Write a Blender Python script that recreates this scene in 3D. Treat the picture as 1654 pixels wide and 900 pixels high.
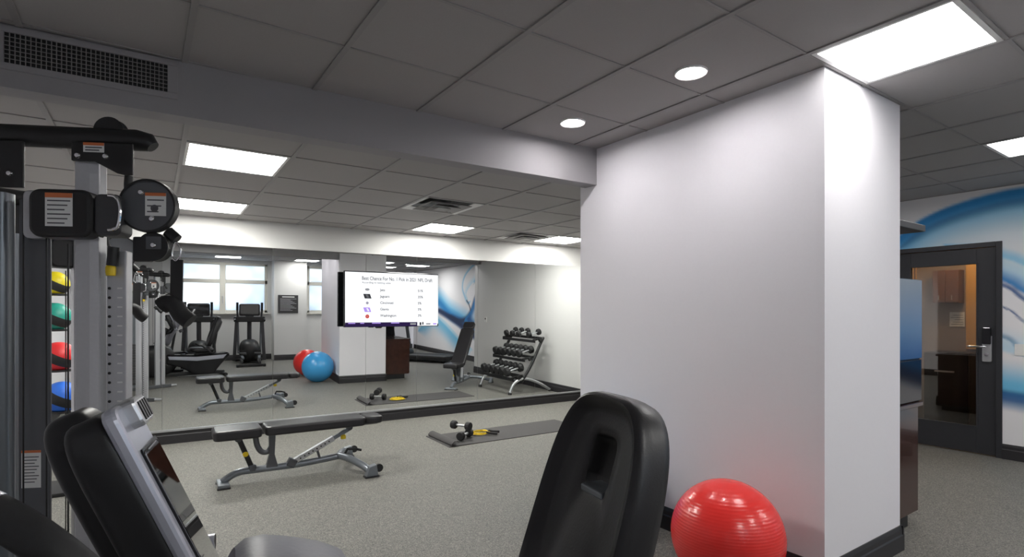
import bpy, bmesh, math, random
import numpy as np
from mathutils import Vector, Matrix
random.seed(4)
for o in list(bpy.data.objects): bpy.data.objects.remove(o)
SC = bpy.context.scene; COL = SC.collection
PI = math.pi; R = math.radians
DB = R(2.383)          # the column, mural wall and near ceiling grid sit 2.4 degrees off the mirror wall
DC = R(1.5)            # far ceiling grid
# ------------------------------------------------------------------ camera
cd = bpy.data.cameras.new('camera'); cam = bpy.data.objects.new('camera', cd); COL.objects.link(cam)
cam.location = (0, 0, 1.45); cam.rotation_euler = (PI/2, 0, -R(32.011))
cd.sensor_width = 36; cd.lens = 36*875/1654; cd.shift_y = 58/1654; cd.clip_start = 0.03
SC.camera = cam
# ------------------------------------------------------------------ world, exposure
w = bpy.data.worlds.new('sky'); SC.world = w; w.use_nodes = True
w.node_tree.nodes['Background'].inputs[0].default_value = (0.90, 0.95, 1.0, 1)
w.node_tree.nodes['Background'].inputs[1].default_value = 2.6
vs = SC.view_settings; vs.view_transform = 'Standard'; vs.look = 'None'; vs.gamma = 1; vs.exposure = 0.55
vs.use_curve_mapping = False
PANEL_E = 11.0; DOWN_E = 120.0; FAR_E = 29.0; BACK_E = 18.0
# ------------------------------------------------------------------ materials
MATS = {}
def srgb(r, g, b):
    f = lambda c: (c/255/12.92) if c/255 <= .04045 else ((c/255+.055)/1.055)**2.4
    return (f(r), f(g), f(b))
def mat(name, col, rough=.5, metal=0., nscale=40., namt=.06, bump=0., spec=.5, emit=None, estr=0., trans=0., alpha=1., coat=0.):
    if name in MATS: return MATS[name]
    m = bpy.data.materials.new(name); m.use_nodes = True; nt = m.node_tree; b = nt.nodes['Principled BSDF']
    tc = nt.nodes.new('ShaderNodeTexCoord'); nz = nt.nodes.new('ShaderNodeTexNoise')
    nz.inputs['Scale'].default_value = nscale; nz.inputs['Detail'].default_value = 3
    nt.links.new(tc.outputs['Object'], nz.inputs['Vector'])
    rp = nt.nodes.new('ShaderNodeMapRange'); rp.inputs[3].default_value = 1-namt; rp.inputs[4].default_value = 1+namt
    nt.links.new(nz.outputs['Fac'], rp.inputs[0])
    mx = nt.nodes.new('ShaderNodeVectorMath'); mx.operation = 'SCALE'; mx.inputs[0].default_value = col
    nt.links.new(rp.outputs[0], mx.inputs['Scale']); nt.links.new(mx.outputs[0], b.inputs['Base Color'])
    b.inputs['Roughness'].default_value = rough; b.inputs['Metallic'].default_value = metal
    b.inputs['Specular IOR Level'].default_value = spec
    if coat: b.inputs['Coat Weight'].default_value = coat
    if trans: b.inputs['Transmission Weight'].default_value = trans
    if bump:
        bp = nt.nodes.new('ShaderNodeBump'); bp.inputs['Strength'].default_value = bump; bp.inputs['Distance'].default_value = .003
        nt.links.new(nz.outputs['Fac'], bp.inputs['Height']); nt.links.new(bp.outputs[0], b.inputs['Normal'])
    if emit:
        b.inputs['Emission Color'].default_value = (*emit, 1); b.inputs['Emission Strength'].default_value = estr
    MATS[name] = m; return m
M_wall = mat('wall_paint', (.77, .755, .79), .75, nscale=60, namt=.015, bump=.05)
M_wallw = mat('wall_paint_white', (.65, .645, .635), .75, nscale=60, namt=.015, bump=.05)
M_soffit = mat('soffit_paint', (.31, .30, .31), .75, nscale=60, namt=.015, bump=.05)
M_tile = mat('ceiling_tile_grey', (.36, .345, .34), .9, nscale=150, namt=.05, bump=.15)
M_bar = mat('ceiling_bar_grey', (.30, .29, .285), .6, nscale=30, namt=.03)
M_base = mat('baseboard_black', (.022, .021, .024), .45, nscale=30, namt=.15)
M_black = mat('black_plastic', (.012, .012, .013), .42, nscale=80, namt=.15, bump=.04)
M_blackg = mat('black_gloss', (.008, .008, .010), .12, nscale=20, namt=.1)
M_rub = mat('black_rubber', (.015, .015, .016), .65, nscale=120, namt=.2, bump=.1)
M_vinyl = mat('black_vinyl', (.018, .017, .019), .38, nscale=200, namt=.12, bump=.12)
M_greyv = mat('grey_vinyl', (.24, .24, .27), .45, nscale=200, namt=.08, bump=.1)
M_charc = mat('charcoal_plastic', (.05, .05, .055), .45, nscale=60, namt=.08)
M_dpaint = mat('dark_grey_paint', (.105, .11, .12), .35, .3, nscale=30, namt=.06)
M_steelp = mat('grey_blue_paint', (.22, .24, .265), .3, .5, nscale=40, namt=.06)
M_silver = mat('brushed_silver', (.58, .59, .61), .3, .7, nscale=90, namt=.07)
M_alu = mat('aluminium_rail', (.50, .505, .53), .35, .4, nscale=70, namt=.06)
M_chrome = mat('chrome', (.75, .75, .77), .08, 1., nscale=20, namt=.03)
M_white = mat('white_plastic', (.78, .78, .77), .4, nscale=30, namt=.02)
M_bezel = mat('silver_bezel', (.48, .49, .56), .3, .4, nscale=60, namt=.04)
M_label = mat('label_white', (.75, .75, .74), .5, nscale=30, namt=.03)
M_orange = mat('label_orange', (.60, .16, .05), .5, nscale=30, namt=.05)
M_ink = mat('label_ink', (.09, .09, .10), .6, nscale=30, namt=.05)
M_yellow = mat('yellow_plastic', (.85, .60, .015), .4, nscale=30, namt=.06)
M_mat = mat('mat_rubber', (.062, .059, .060), .8, nscale=250, namt=.15, bump=.3)
M_wood = mat('dark_walnut', (.045, .016, .011), .18, nscale=12, namt=.5, coat=.3)
M_woodl = mat('brown_laminate', (.16, .07, .035), .4, nscale=12, namt=.3)
M_door = mat('door_charcoal', (.030, .031, .036), .4, nscale=40, namt=.06)
M_winf = mat('window_frame', (.66, .64, .58), .5, nscale=30, namt=.04)
M_amber = mat('painted_warm_light', (.75, .42, .10), .5, nscale=8, namt=.1)
M_warmw = mat('warm_wall', (.30, .24, .20), .7, nscale=30, namt=.04)
M_red = mat('ball_red', (.80, .035, .030), .25, nscale=30, namt=.03, coat=.2)
M_blue = mat('ball_blue', (.05, .33, .68), .25, nscale=30, namt=.03, coat=.2)
M_navy = mat('sign_slate', (.035, .034, .036), .5, nscale=60, namt=.15)
M_screen = mat('screen_glass', (.30, .30, .31), .03, .75, nscale=10, namt=.05, spec=.8)
M_cscreen = mat('console_glass', (.55, .56, .57), .02, 1., nscale=10, namt=.03)
M_mirror = mat('mirror_silver', (.83, .85, .85), .0, 1., nscale=3, namt=.0)
def emis(name, col, s):
    m = bpy.data.materials.new(name); m.use_nodes = True; nt = m.node_tree
    nt.nodes.remove(nt.nodes['Principled BSDF']); e = nt.nodes.new('ShaderNodeEmission')
    tc = nt.nodes.new('ShaderNodeTexCoord'); nz = nt.nodes.new('ShaderNodeTexNoise'); nz.inputs['Scale'].default_value = 30
    nt.links.new(tc.outputs['Object'], nz.inputs['Vector'])
    rp = nt.nodes.new('ShaderNodeMapRange'); rp.inputs[3].default_value = s*.98; rp.inputs[4].default_value = s*1.02
    nt.links.new(nz.outputs['Fac'], rp.inputs[0]); nt.links.new(rp.outputs[0], e.inputs[1])
    e.inputs[0].default_value = (*col, 1); nt.links.new(e.outputs[0], nt.nodes['Material Output'].inputs[0]); return m
M_panel = emis('panel_diffuser', (1, .975, .96), PANEL_E)
M_panelb = emis('panel_diffuser_back', (1, .985, .95), BACK_E)
M_panelf = emis('panel_diffuser_far', (1, .985, .93), FAR_E)
M_down = emis('downlight_lens', (1, .96, .97), DOWN_E)
M_tv = emis('television_white', (.95, .97, 1), .80)
M_tvink = emis('television_ink', (.05, .05, .055), 1.0)
M_tvgrey = emis('television_grey', (.22, .225, .24), 1.0)
M_tvbar = emis('television_ticker', (.018, .010, .045), 1.0)
M_tvpur = emis('television_purple', (.32, .22, .62), 1.0)
M_tvred = emis('television_red', (.45, .06, .05), 1.0)
M_tvblk = emis('television_black', (.03, .03, .035), 1.0)
def translucent_pane():
    m = bpy.data.materials.new('frosted_window_glass'); m.use_nodes = True; nt = m.node_tree
    b = nt.nodes['Principled BSDF']; out = nt.nodes['Material Output']
    tc = nt.nodes.new('ShaderNodeTexCoord'); nz = nt.nodes.new('ShaderNodeTexNoise'); nz.inputs['Scale'].default_value = 1.0
    nt.links.new(tc.outputs['Object'], nz.inputs['Vector'])
    cr = nt.nodes.new('ShaderNodeValToRGB'); cr.color_ramp.elements[0].color = (.56, .63, .72, 1); cr.color_ramp.elements[1].color = (.88, .90, .92, 1)
    cr.color_ramp.elements[0].position = .35; cr.color_ramp.elements[1].position = .62
    nt.links.new(nz.outputs['Fac'], cr.inputs[0])
    t = nt.nodes.new('ShaderNodeBsdfTranslucent'); nt.links.new(cr.outputs[0], t.inputs[0])
    g = nt.nodes.new('ShaderNodeBsdfGlossy'); g.inputs['Roughness'].default_value = .06
    mx = nt.nodes.new('ShaderNodeMixShader'); mx.inputs[0].default_value = .10
    nt.links.new(t.outputs[0], mx.inputs[1]); nt.links.new(g.outputs[0], mx.inputs[2]); nt.links.new(mx.outputs[0], out.inputs[0])
    return m
M_pane = translucent_pane()
def clear_glass():
    m = bpy.data.materials.new('door_glass'); m.use_nodes = True; nt = m.node_tree; out = nt.nodes['Material Output']
    tc = nt.nodes.new('ShaderNodeTexCoord'); nz = nt.nodes.new('ShaderNodeTexNoise'); nz.inputs['Scale'].default_value = 3
    nt.links.new(tc.outputs['Object'], nz.inputs['Vector'])
    t = nt.nodes.new('ShaderNodeBsdfTransparent'); t.inputs[0].default_value = (.62, .60, .58, 1)
    g = nt.nodes.new('ShaderNodeBsdfGlossy'); g.inputs['Roughness'].default_value = .01
    rp = nt.nodes.new('ShaderNodeMapRange'); rp.inputs[3].default_value = .10; rp.inputs[4].default_value = .13
    nt.links.new(nz.outputs['Fac'], rp.inputs[0])
    mx = nt.nodes.new('ShaderNodeMixShader'); nt.links.new(rp.outputs[0], mx.inputs[0])
    nt.links.new(t.outputs[0], mx.inputs[1]); nt.links.new(g.outputs[0], mx.inputs[2]); nt.links.new(mx.outputs[0], out.inputs[0])
    return m
M_glass = clear_glass()
def floor_mat():
    m = bpy.data.materials.new('speckled_rubber_floor'); m.use_nodes = True; nt = m.node_tree; b = nt.nodes['Principled BSDF']
    tc = nt.nodes.new('ShaderNodeTexCoord')
    v = nt.nodes.new('ShaderNodeTexVoronoi'); v.inputs['Scale'].default_value = 190; nt.links.new(tc.outputs['Object'], v.inputs['Vector'])
    cr = nt.nodes.new('ShaderNodeValToRGB'); e = cr.color_ramp.elements; cr.color_ramp.interpolation = 'CONSTANT'
    e[0].position = 0; e[0].color = (.102, .100, .092, 1); e[1].position = .30; e[1].color = (.155, .151, .136, 1)
    for p, c in ((.62, (.198, .192, .170)), (.86, (.265, .256, .225)), (.95, (.062, .061, .058))):
        q = e.new(p); q.color = (*c, 1)
    sp = nt.nodes.new('ShaderNodeSeparateColor'); nt.links.new(v.outputs['Color'], sp.inputs[0]); nt.links.new(sp.outputs[0], cr.inputs[0])
    n2 = nt.nodes.new('ShaderNodeTexNoise'); n2.inputs['Scale'].default_value = 1.2; n2.inputs['Detail'].default_value = 4; nt.links.new(tc.outputs['Object'], n2.inputs['Vector'])
    mr = nt.nodes.new('ShaderNodeMapRange'); mr.inputs[3].default_value = .92; mr.inputs[4].default_value = 1.08; nt.links.new(n2.outputs['Fac'], mr.inputs[0])
    sc = nt.nodes.new('ShaderNodeVectorMath'); sc.operation = 'SCALE'; nt.links.new(cr.outputs[0], sc.inputs[0]); nt.links.new(mr.outputs[0], sc.inputs['Scale'])
    nt.links.new(sc.outputs[0], b.inputs['Base Color']); b.inputs['Roughness'].default_value = .62
    bp = nt.nodes.new('ShaderNodeBump'); bp.inputs['Strength'].default_value = .15; bp.inputs['Distance'].default_value = .002
    nt.links.new(v.outputs['Distance'], bp.inputs['Height']); nt.links.new(bp.outputs[0], b.inputs['Normal']); return m
M_floor = floor_mat()
def attr_mat(name, rough=.6):
    m = bpy.data.materials.new(name); m.use_nodes = True; nt = m.node_tree; b = nt.nodes['Principled BSDF']
    a = nt.nodes.new('ShaderNodeAttribute'); a.attribute_name = 'print'
    nt.links.new(a.outputs['Color'], b.inputs['Base Color']); b.inputs['Roughness'].default_value = rough; return m
M_mural = attr_mat('printed_mural', .55)
def ribbed(m):   # fine moulded rings round an exercise ball
    nt = m.node_tree; b = nt.nodes['Principled BSDF']; tc = nt.nodes.new('ShaderNodeTexCoord'); wv = nt.nodes.new('ShaderNodeTexWave')
    wv.bands_direction = 'Z'; wv.inputs['Scale'].default_value = 22; nt.links.new(tc.outputs['Object'], wv.inputs['Vector'])
    bp = nt.nodes.new('ShaderNodeBump'); bp.inputs['Strength'].default_value = .12; bp.inputs['Distance'].default_value = .004
    nt.links.new(wv.outputs['Fac'], bp.inputs['Height']); nt.links.new(bp.outputs[0], b.inputs['Normal'])
ribbed(M_red); ribbed(M_blue)
# ------------------------------------------------------------------ helpers
def frame(d):
    d = Vector(d).normalized(); a = Vector((0, 0, 1)) if abs(d.z) < .95 else Vector((1, 0, 0))
    x = a.cross(d).normalized(); return x, d.cross(x)
class MB:
    def __init__(s): s.v = []; s.f = []
    def add(s, vs_, fs, M=None):
        n = len(s.v)
        for p in vs_: s.v.append(tuple(M @ Vector(p)) if M else tuple(p))
        for q in fs: s.f.append([i+n for i in q])
        return s
    def box(s, c, size, rot=None):
        x, y, z = [k/2 for k in size]
        vs_ = [(i*x, j*y, k*z) for i in (-1, 1) for j in (-1, 1) for k in (-1, 1)]
        fs = [(0, 1, 3, 2), (4, 6, 7, 5), (0, 4, 5, 1), (2, 3, 7, 6), (0, 2, 6, 4), (1, 5, 7, 3)]
        M = Matrix.Translation(c)
        if rot: M = M @ Matrix.Rotation(rot[2], 4, 'Z') @ Matrix.Rotation(rot[1], 4, 'Y') @ Matrix.Rotation(rot[0], 4, 'X')
        return s.add(vs_, fs, M)
    def b(s, x0, x1, y0, y1, z0, z1): return s.box(((x0+x1)/2, (y0+y1)/2, (z0+z1)/2), (x1-x0, y1-y0, z1-z0))
    def bar(s, p, q, wd, ht, up=(0, 0, 1)):
        p = Vector(p); q = Vector(q); d = (q-p).normalized(); u = Vector(up)
        if abs(d.dot(u)) > .98: u = Vector((1, 0, 0))
        x = d.cross(u).normalized(); u = x.cross(d)
        vs_ = [e+x*i*wd/2+u*j*ht/2 for e in (p, q) for i in (-1, 1) for j in (-1, 1)]
        return s.add(vs_, [(0, 1, 3, 2), (4, 6, 7, 5), (0, 4, 5, 1), (2, 3, 7, 6), (0, 2, 6, 4), (1, 5, 7, 3)])
    def tube(s, path, r, n=12, cap=True):
        path = [Vector(p) for p in path]; rs = r if isinstance(r, (list, tuple)) else [r]*len(path)
        rings = []; px = None
        for i, p in enumerate(path):
            d = (path[min(i+1, len(path)-1)]-path[max(i-1, 0)]).normalized()
            if px is None: x, y = frame(d)
            else:
                x = (px-d*px.dot(d)).normalized(); y = d.cross(x)
            px = x
            rings.append([p+(x*math.cos(2*PI*k/n)+y*math.sin(2*PI*k/n))*rs[i] for k in range(n)])
        return s.loft(rings, cap)
    def loft(s, rings, cap=True, closed=False):
        n = len(rings[0]); vs_ = [p for r_ in rings for p in r_]; fs = []
        m = len(rings)
        for i in range(m if closed else m-1):
            a = i*n; c = ((i+1) % m)*n
            for k in range(n): fs.append((a+k, a+(k+1) % n, c+(k+1) % n, c+k))
        if cap and not closed:
            fs.append(tuple(range(n))[::-1]); fs.append(tuple(range((m-1)*n, m*n)))
        return s.add(vs_, fs)
    def lathe(s, prof, c=(0, 0, 0), axis='Z', n=32, cap=True):   # prof: (radius, height)
        rings = []
        for r_, h in prof:
            rg = []
            for k in range(n):
                a = 2*PI*k/n; x, y = r_*math.cos(a), r_*math.sin(a)
                p = {'Z': (x, y, h), 'Y': (x, h, -y), 'X': (h, x, y)}[axis]
                rg.append(Vector(p)+Vector(c))
            rings.append(rg)
        return s.loft(rings, cap)
    def cyl(s, p, q, r, n=20): return s.tube([p, q], r, n)
    def prism(s, poly, h0, h1, plane='XZ', off=(0, 0, 0)):
        n = len(poly); o = Vector(off)
        f = {'XZ': lambda a, b, h: (a, h, b), 'XY': lambda a, b, h: (a, b, h), 'YZ': lambda a, b, h: (h, a, b)}[plane]
        vs_ = [Vector(f(a, b, h0))+o for a, b in poly]+[Vector(f(a, b, h1))+o for a, b in poly]
        fs = [tuple(range(n))[::-1], tuple(range(n, 2*n))]+[(i, (i+1) % n, n+(i+1) % n, n+i) for i in range(n)]
        return s.add(vs_, fs)
    def rbox(s, c, size, rad, plane='XY', n=6, rot=None):       # box with rounded outline in a plane
        a, b_ = {'XY': (0, 1), 'XZ': (0, 2), 'YZ': (1, 2)}[plane]; h = 3-a-b_
        poly = rrect(size[a], size[b_], rad, n); t = MB(); t.prism(poly, -size[h]/2, size[h]/2, plane)
        M = Matrix.Translation(c)
        if rot: M = M @ Matrix.Rotation(rot[2], 4, 'Z') @ Matrix.Rotation(rot[1], 4, 'Y') @ Matrix.Rotation(rot[0], 4, 'X')
        return s.add(t.v, t.f, M)
    def ell(s, c, size, nu=24, nv=14, e=1.0):                  # (super)ellipsoid
        sg = lambda v: math.copysign(abs(v)**e, v); rings = []
        for i in range(1, nv):
            t = -PI/2+PI*i/nv
            rings.append([(c[0]+size[0]*sg(math.cos(t))*sg(math.cos(2*PI*k/nu)), c[1]+size[1]*sg(math.cos(t))*sg(math.sin(2*PI*k/nu)), c[2]+size[2]*sg(math.sin(t))) for k in range(nu)])
        return s.loft(rings)
    def build(s, name, m, parent=None, smooth=None, bevel=0., loc=None, rotz=None, sub=0):
        me = bpy.data.meshes.new(name); me.from_pydata(s.v, [], s.f); me.update()
        bm = bmesh.new(); bm.from_mesh(me); bmesh.ops.recalc_face_normals(bm, faces=bm.faces); bm.to_mesh(me); bm.free()
        me.materials.append(m); o = bpy.data.objects.new(name, me); COL.objects.link(o); o.parent = parent
        if loc: o.location = loc
        if rotz is not None: o.rotation_euler = (0, 0, rotz)
        if bevel:
            md = o.modifiers.new('bevel', 'BEVEL'); md.width = bevel; md.segments = 2; md.limit_method = 'ANGLE'; md.angle_limit = R(40)
        if sub:
            md = o.modifiers.new('sub', 'SUBSURF'); md.levels = sub; md.render_levels = sub
        if smooth:
            me.shade_smooth()
            if smooth != 'all':
                bm = bmesh.new(); bm.from_mesh(me)
                for e in bm.edges:
                    if len(e.link_faces) == 2 and e.calc_face_angle(0) > R(smooth if smooth > 1 else 38): e.smooth = False
                bm.to_mesh(me); bm.free()
        return o
def rrect(wd, ht, r, n=6):
    out = []
    for cx, cy, a0 in ((wd/2-r, ht/2-r, 0), (-wd/2+r, ht/2-r, PI/2), (-wd/2+r, -ht/2+r, PI), (wd/2-r, -ht/2+r, 1.5*PI)):
        for k in range(n+1): out.append((cx+r*math.cos(a0+PI/2*k/n), cy+r*math.sin(a0+PI/2*k/n)))
    return out
def smoothpath(pts, n=6):
    P = [Vector(p) for p in pts]; out = []
    for i in range(len(P)-1):
        a, b, c, d = P[max(i-1, 0)], P[i], P[i+1], P[min(i+2, len(P)-1)]
        for k in range(n):
            t = k/n; out.append(.5*((2*b)+(c-a)*t+(2*a-5*b+4*c-d)*t*t+(3*b-a-3*c+d)*t**3))
    out.append(P[-1]); return out
def tag(o, label, cat, group=None, kind=None):
    if label: o['label'] = label
    if cat: o['category'] = cat
    if group: o['group'] = group
    if kind: o['kind'] = kind
    return o
def thing(name, label, cat, loc=(0, 0, 0), rotz=0, group=None):
    o = bpy.data.objects.new(name, None); COL.objects.link(o); o.empty_display_size = .1
    o.location = loc; o.rotation_euler = (0, 0, rotz); return tag(o, label, cat, group)
def struct(o): o['kind'] = 'structure'; return o
def sroot(name, loc=(0, 0, 0), rotz=0):
    o = bpy.data.objects.new(name, None); COL.objects.link(o); o.location = loc; o.rotation_euler = (0, 0, rotz); o['kind'] = 'structure'; return o
def copy_tree(o, parent=None):
    c = o.copy(); COL.objects.link(c); c.parent = parent
    for ch in [k for k in bpy.data.objects if k.parent == o]: copy_tree(ch, c)
    return c
def fromB(x, y): return (x*math.cos(DB)-y*math.sin(DB), x*math.sin(DB)+y*math.cos(DB))
def toB(x, y): return (x*math.cos(DB)+y*math.sin(DB), -x*math.sin(DB)+y*math.cos(DB))
def clip(poly, region):
    def inside(p, a, b): return (b[0]-a[0])*(p[1]-a[1])-(b[1]-a[1])*(p[0]-a[0]) >= -1e-9
    for i in range(len(region)):
        a, b = region[i], region[(i+1) % len(region)]; out = []
        for j in range(len(poly)):
            p, q = poly[j], poly[(j+1) % len(poly)]; ip, iq = inside(p, a, b), inside(q, a, b)
            if ip: out.append(p)
            if ip != iq:
                d1 = (b[0]-a[0])*(p[1]-a[1])-(b[1]-a[1])*(p[0]-a[0]); d2 = (b[0]-a[0])*(q[1]-a[1])-(b[1]-a[1])*(q[0]-a[0])
                t = d1/(d1-d2); out.append((p[0]+(q[0]-p[0])*t, p[1]+(q[1]-p[1])*t))
        poly = out
        if len(poly) < 3: return []
    return poly
# ================================================================== THE ROOM
YM = 7.18; XL = -1.35; XR = 6.0; YBK = -2.2; H1 = 2.74; H2 = 2.58; HB = 2.46; YB0, YB1 = 3.231, 3.36
YBK2 = -4.2; XJ = 4.3; YJ = 3.06
mural_x = lambda y: (7.15-y*math.sin(DB))/math.cos(DB)           # x of the mural wall at depth y
XE = 10.6
# floor
struct(MB().b(XL-.1, XE, YBK2-.2, YM+.2, -.1, 0).build('floor', M_floor))
# far mirror wall with plain band above the mirror
o = struct(MB().b(XL-.1, XR+.1, YM, YM+.12, 0, 2.8).build('wall_far', M_wallw))
def baseboard(name, p, q, ang=None, h=.15):
    # stepped black skirting from p to q (outline faces left of p->q)
    p = Vector((*p, 0)); q = Vector((*q, 0)); d = (q-p); L = d.length; a = math.atan2(d.y, d.x)
    prof = [(0, 0), (.018, 0), (.018, h*.62), (.013, h*.68), (.013, h*.86), (.006, h), (0, h)]
    m = MB(); m.prism(prof, 0, L, 'YZ'); o = m.build(name, M_base); o.location = p; o.rotation_euler = (0, 0, a); return struct(o)
baseboard('baseboard_far', (XR, YM), (XL, YM))
struct(MB().b(XL-.12, XL, YBK, YM, 0, 2.8).build('wall_left', M_wall)); baseboard('baseboard_left', (XL, YM), (XL, YBK))
struct(MB().b(XR, XR+.12, YJ, YM, 0, 2.8).build('wall_alcove', M_wallw)); baseboard('baseboard_alcove', (XR, YJ), (XR, YM))
struct(MB().b(XR+.12, mural_x(YJ)+.2, YJ, YJ+.12, 0, 2.8).build('wall_return', M_wallw)); baseboard('baseboard_return', (mural_x(YJ), YJ), (XR, YJ))
# back wall with window openings: (x0, x1)
W1 = (.02, 2.24); W2 = (3.3, 4.25); ZS, ZT = 1.30, 2.66
m = MB(); t0, t1 = YBK-.25, YBK
m.b(XL-.12, XJ, t0, t1, 0, ZS); m.b(XL-.12, XJ, t0, t1, ZT, 2.8)
for a, b in ((XL-.12, W1[0]), (W1[1], W2[0]), (W2[1], XJ)): m.b(a, b, t0, t1, ZS, ZT)
struct(m.build('wall_back', M_wallw)); baseboard('baseboard_back', (XL, YBK), (XJ, YBK))
struct(MB().b(XJ, mural_x(YBK2)+.3, YBK2-.15, YBK2, 0, 2.8).build('wall_back_alcove', M_wall)); baseboard('baseboard_back_alcove', (XJ, YBK2), (mural_x(YBK2), YBK2))
struct(MB().b(XJ-.12, XJ, YBK2, YBK-.25, 0, 2.8).build('wall_alcove_side', M_wall))
# pillar between the windows
struct(MB().b(2.34, 3.19, YBK, -1.72, 0, 2.8).build('wall_pillar', M_wallw)); baseboard('baseboard_pillar', (2.34, -1.72), (3.19, -1.72))
def window(name, x0, x1, cols):
    r = sroot(name); y = YBK-.10
    fr = MB(); t = .07; zt = 2.15
    fr.b(x0, x1, y-.05, y+.05, ZS, ZS+t); fr.b(x0, x1, y-.05, y+.05, ZT-t, ZT); fr.b(x0, x1, y-.05, y+.05, zt-.05, zt+.05)
    fr.b(x0, x0+t, y-.05, y+.05, ZS, ZT); fr.b(x1-t, x1, y-.05, y+.05, ZS, ZT)
    wd = (x1-x0)/cols
    for k in range(1, cols): fr.b(x0+wd*k-.07, x0+wd*k+.07, y-.05, y+.055, ZS, ZT)
    fr.build('window_frame', M_winf, r, bevel=.006)
    MB().b(x0-.03, x1+.03, YBK-.02, YBK+.09, ZS-.04, ZS).build('window_sill', M_winf, r, bevel=.006)
    for k in range(cols):
        a = x0+wd*k+.05; b = x0+wd*(k+1)-.05
        MB().b(a, b, y-.012, y-.004, ZS+.03, zt-.03).build('window_pane', M_pane, r)
        MB().b(a, b, y-.012, y-.004, zt+.03, ZT-.03).build('window_pane', M_pane, r)
    if cols > 1: MB().b((x0+x1)/2-.012, (x0+x1)/2+.012, y+.055, y+.085, 1.55, 1.75).build('window_handle', M_silver, r, bevel=.004)
window('window_1', *W1, 2); window('window_2', *W2, 1)
# big column by the bulkhead (its own slight angle)
CX0, CX1, CY0, CY1 = 2.93, 3.86, 1.405, 3.30
col = struct(MB().b(CX0, CX1, CY0, CY1, 0, H1).build('wall_column', M_wall, rotz=DB))
def bb_B(name, p, q): return baseboard(name, fromB(*p), fromB(*q))
bb_B('baseboard_column_side', (CX0, CY0-.018), (CX0, CY1+.018)); bb_B('baseboard_column_front', (CX1+.018, CY0), (CX0-.018, CY0))
bb_B('baseboard_column_rear', (CX0-.018, CY1), (CX1+.018, CY1)); bb_B('baseboard_column_far', (CX1, CY1+.018), (CX1, CY0-.018))
# bulkhead beam
xe = fromB(CX0, CY1)[0]+.1
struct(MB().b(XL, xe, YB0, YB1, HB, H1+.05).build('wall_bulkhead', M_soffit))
struct(MB().b(fromB(CX1, CY1)[0]-.1, mural_x(YJ), YB0-.165, YB1, 2.52, H1+.05).build('wall_bulkhead_right', M_soffit))
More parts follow.
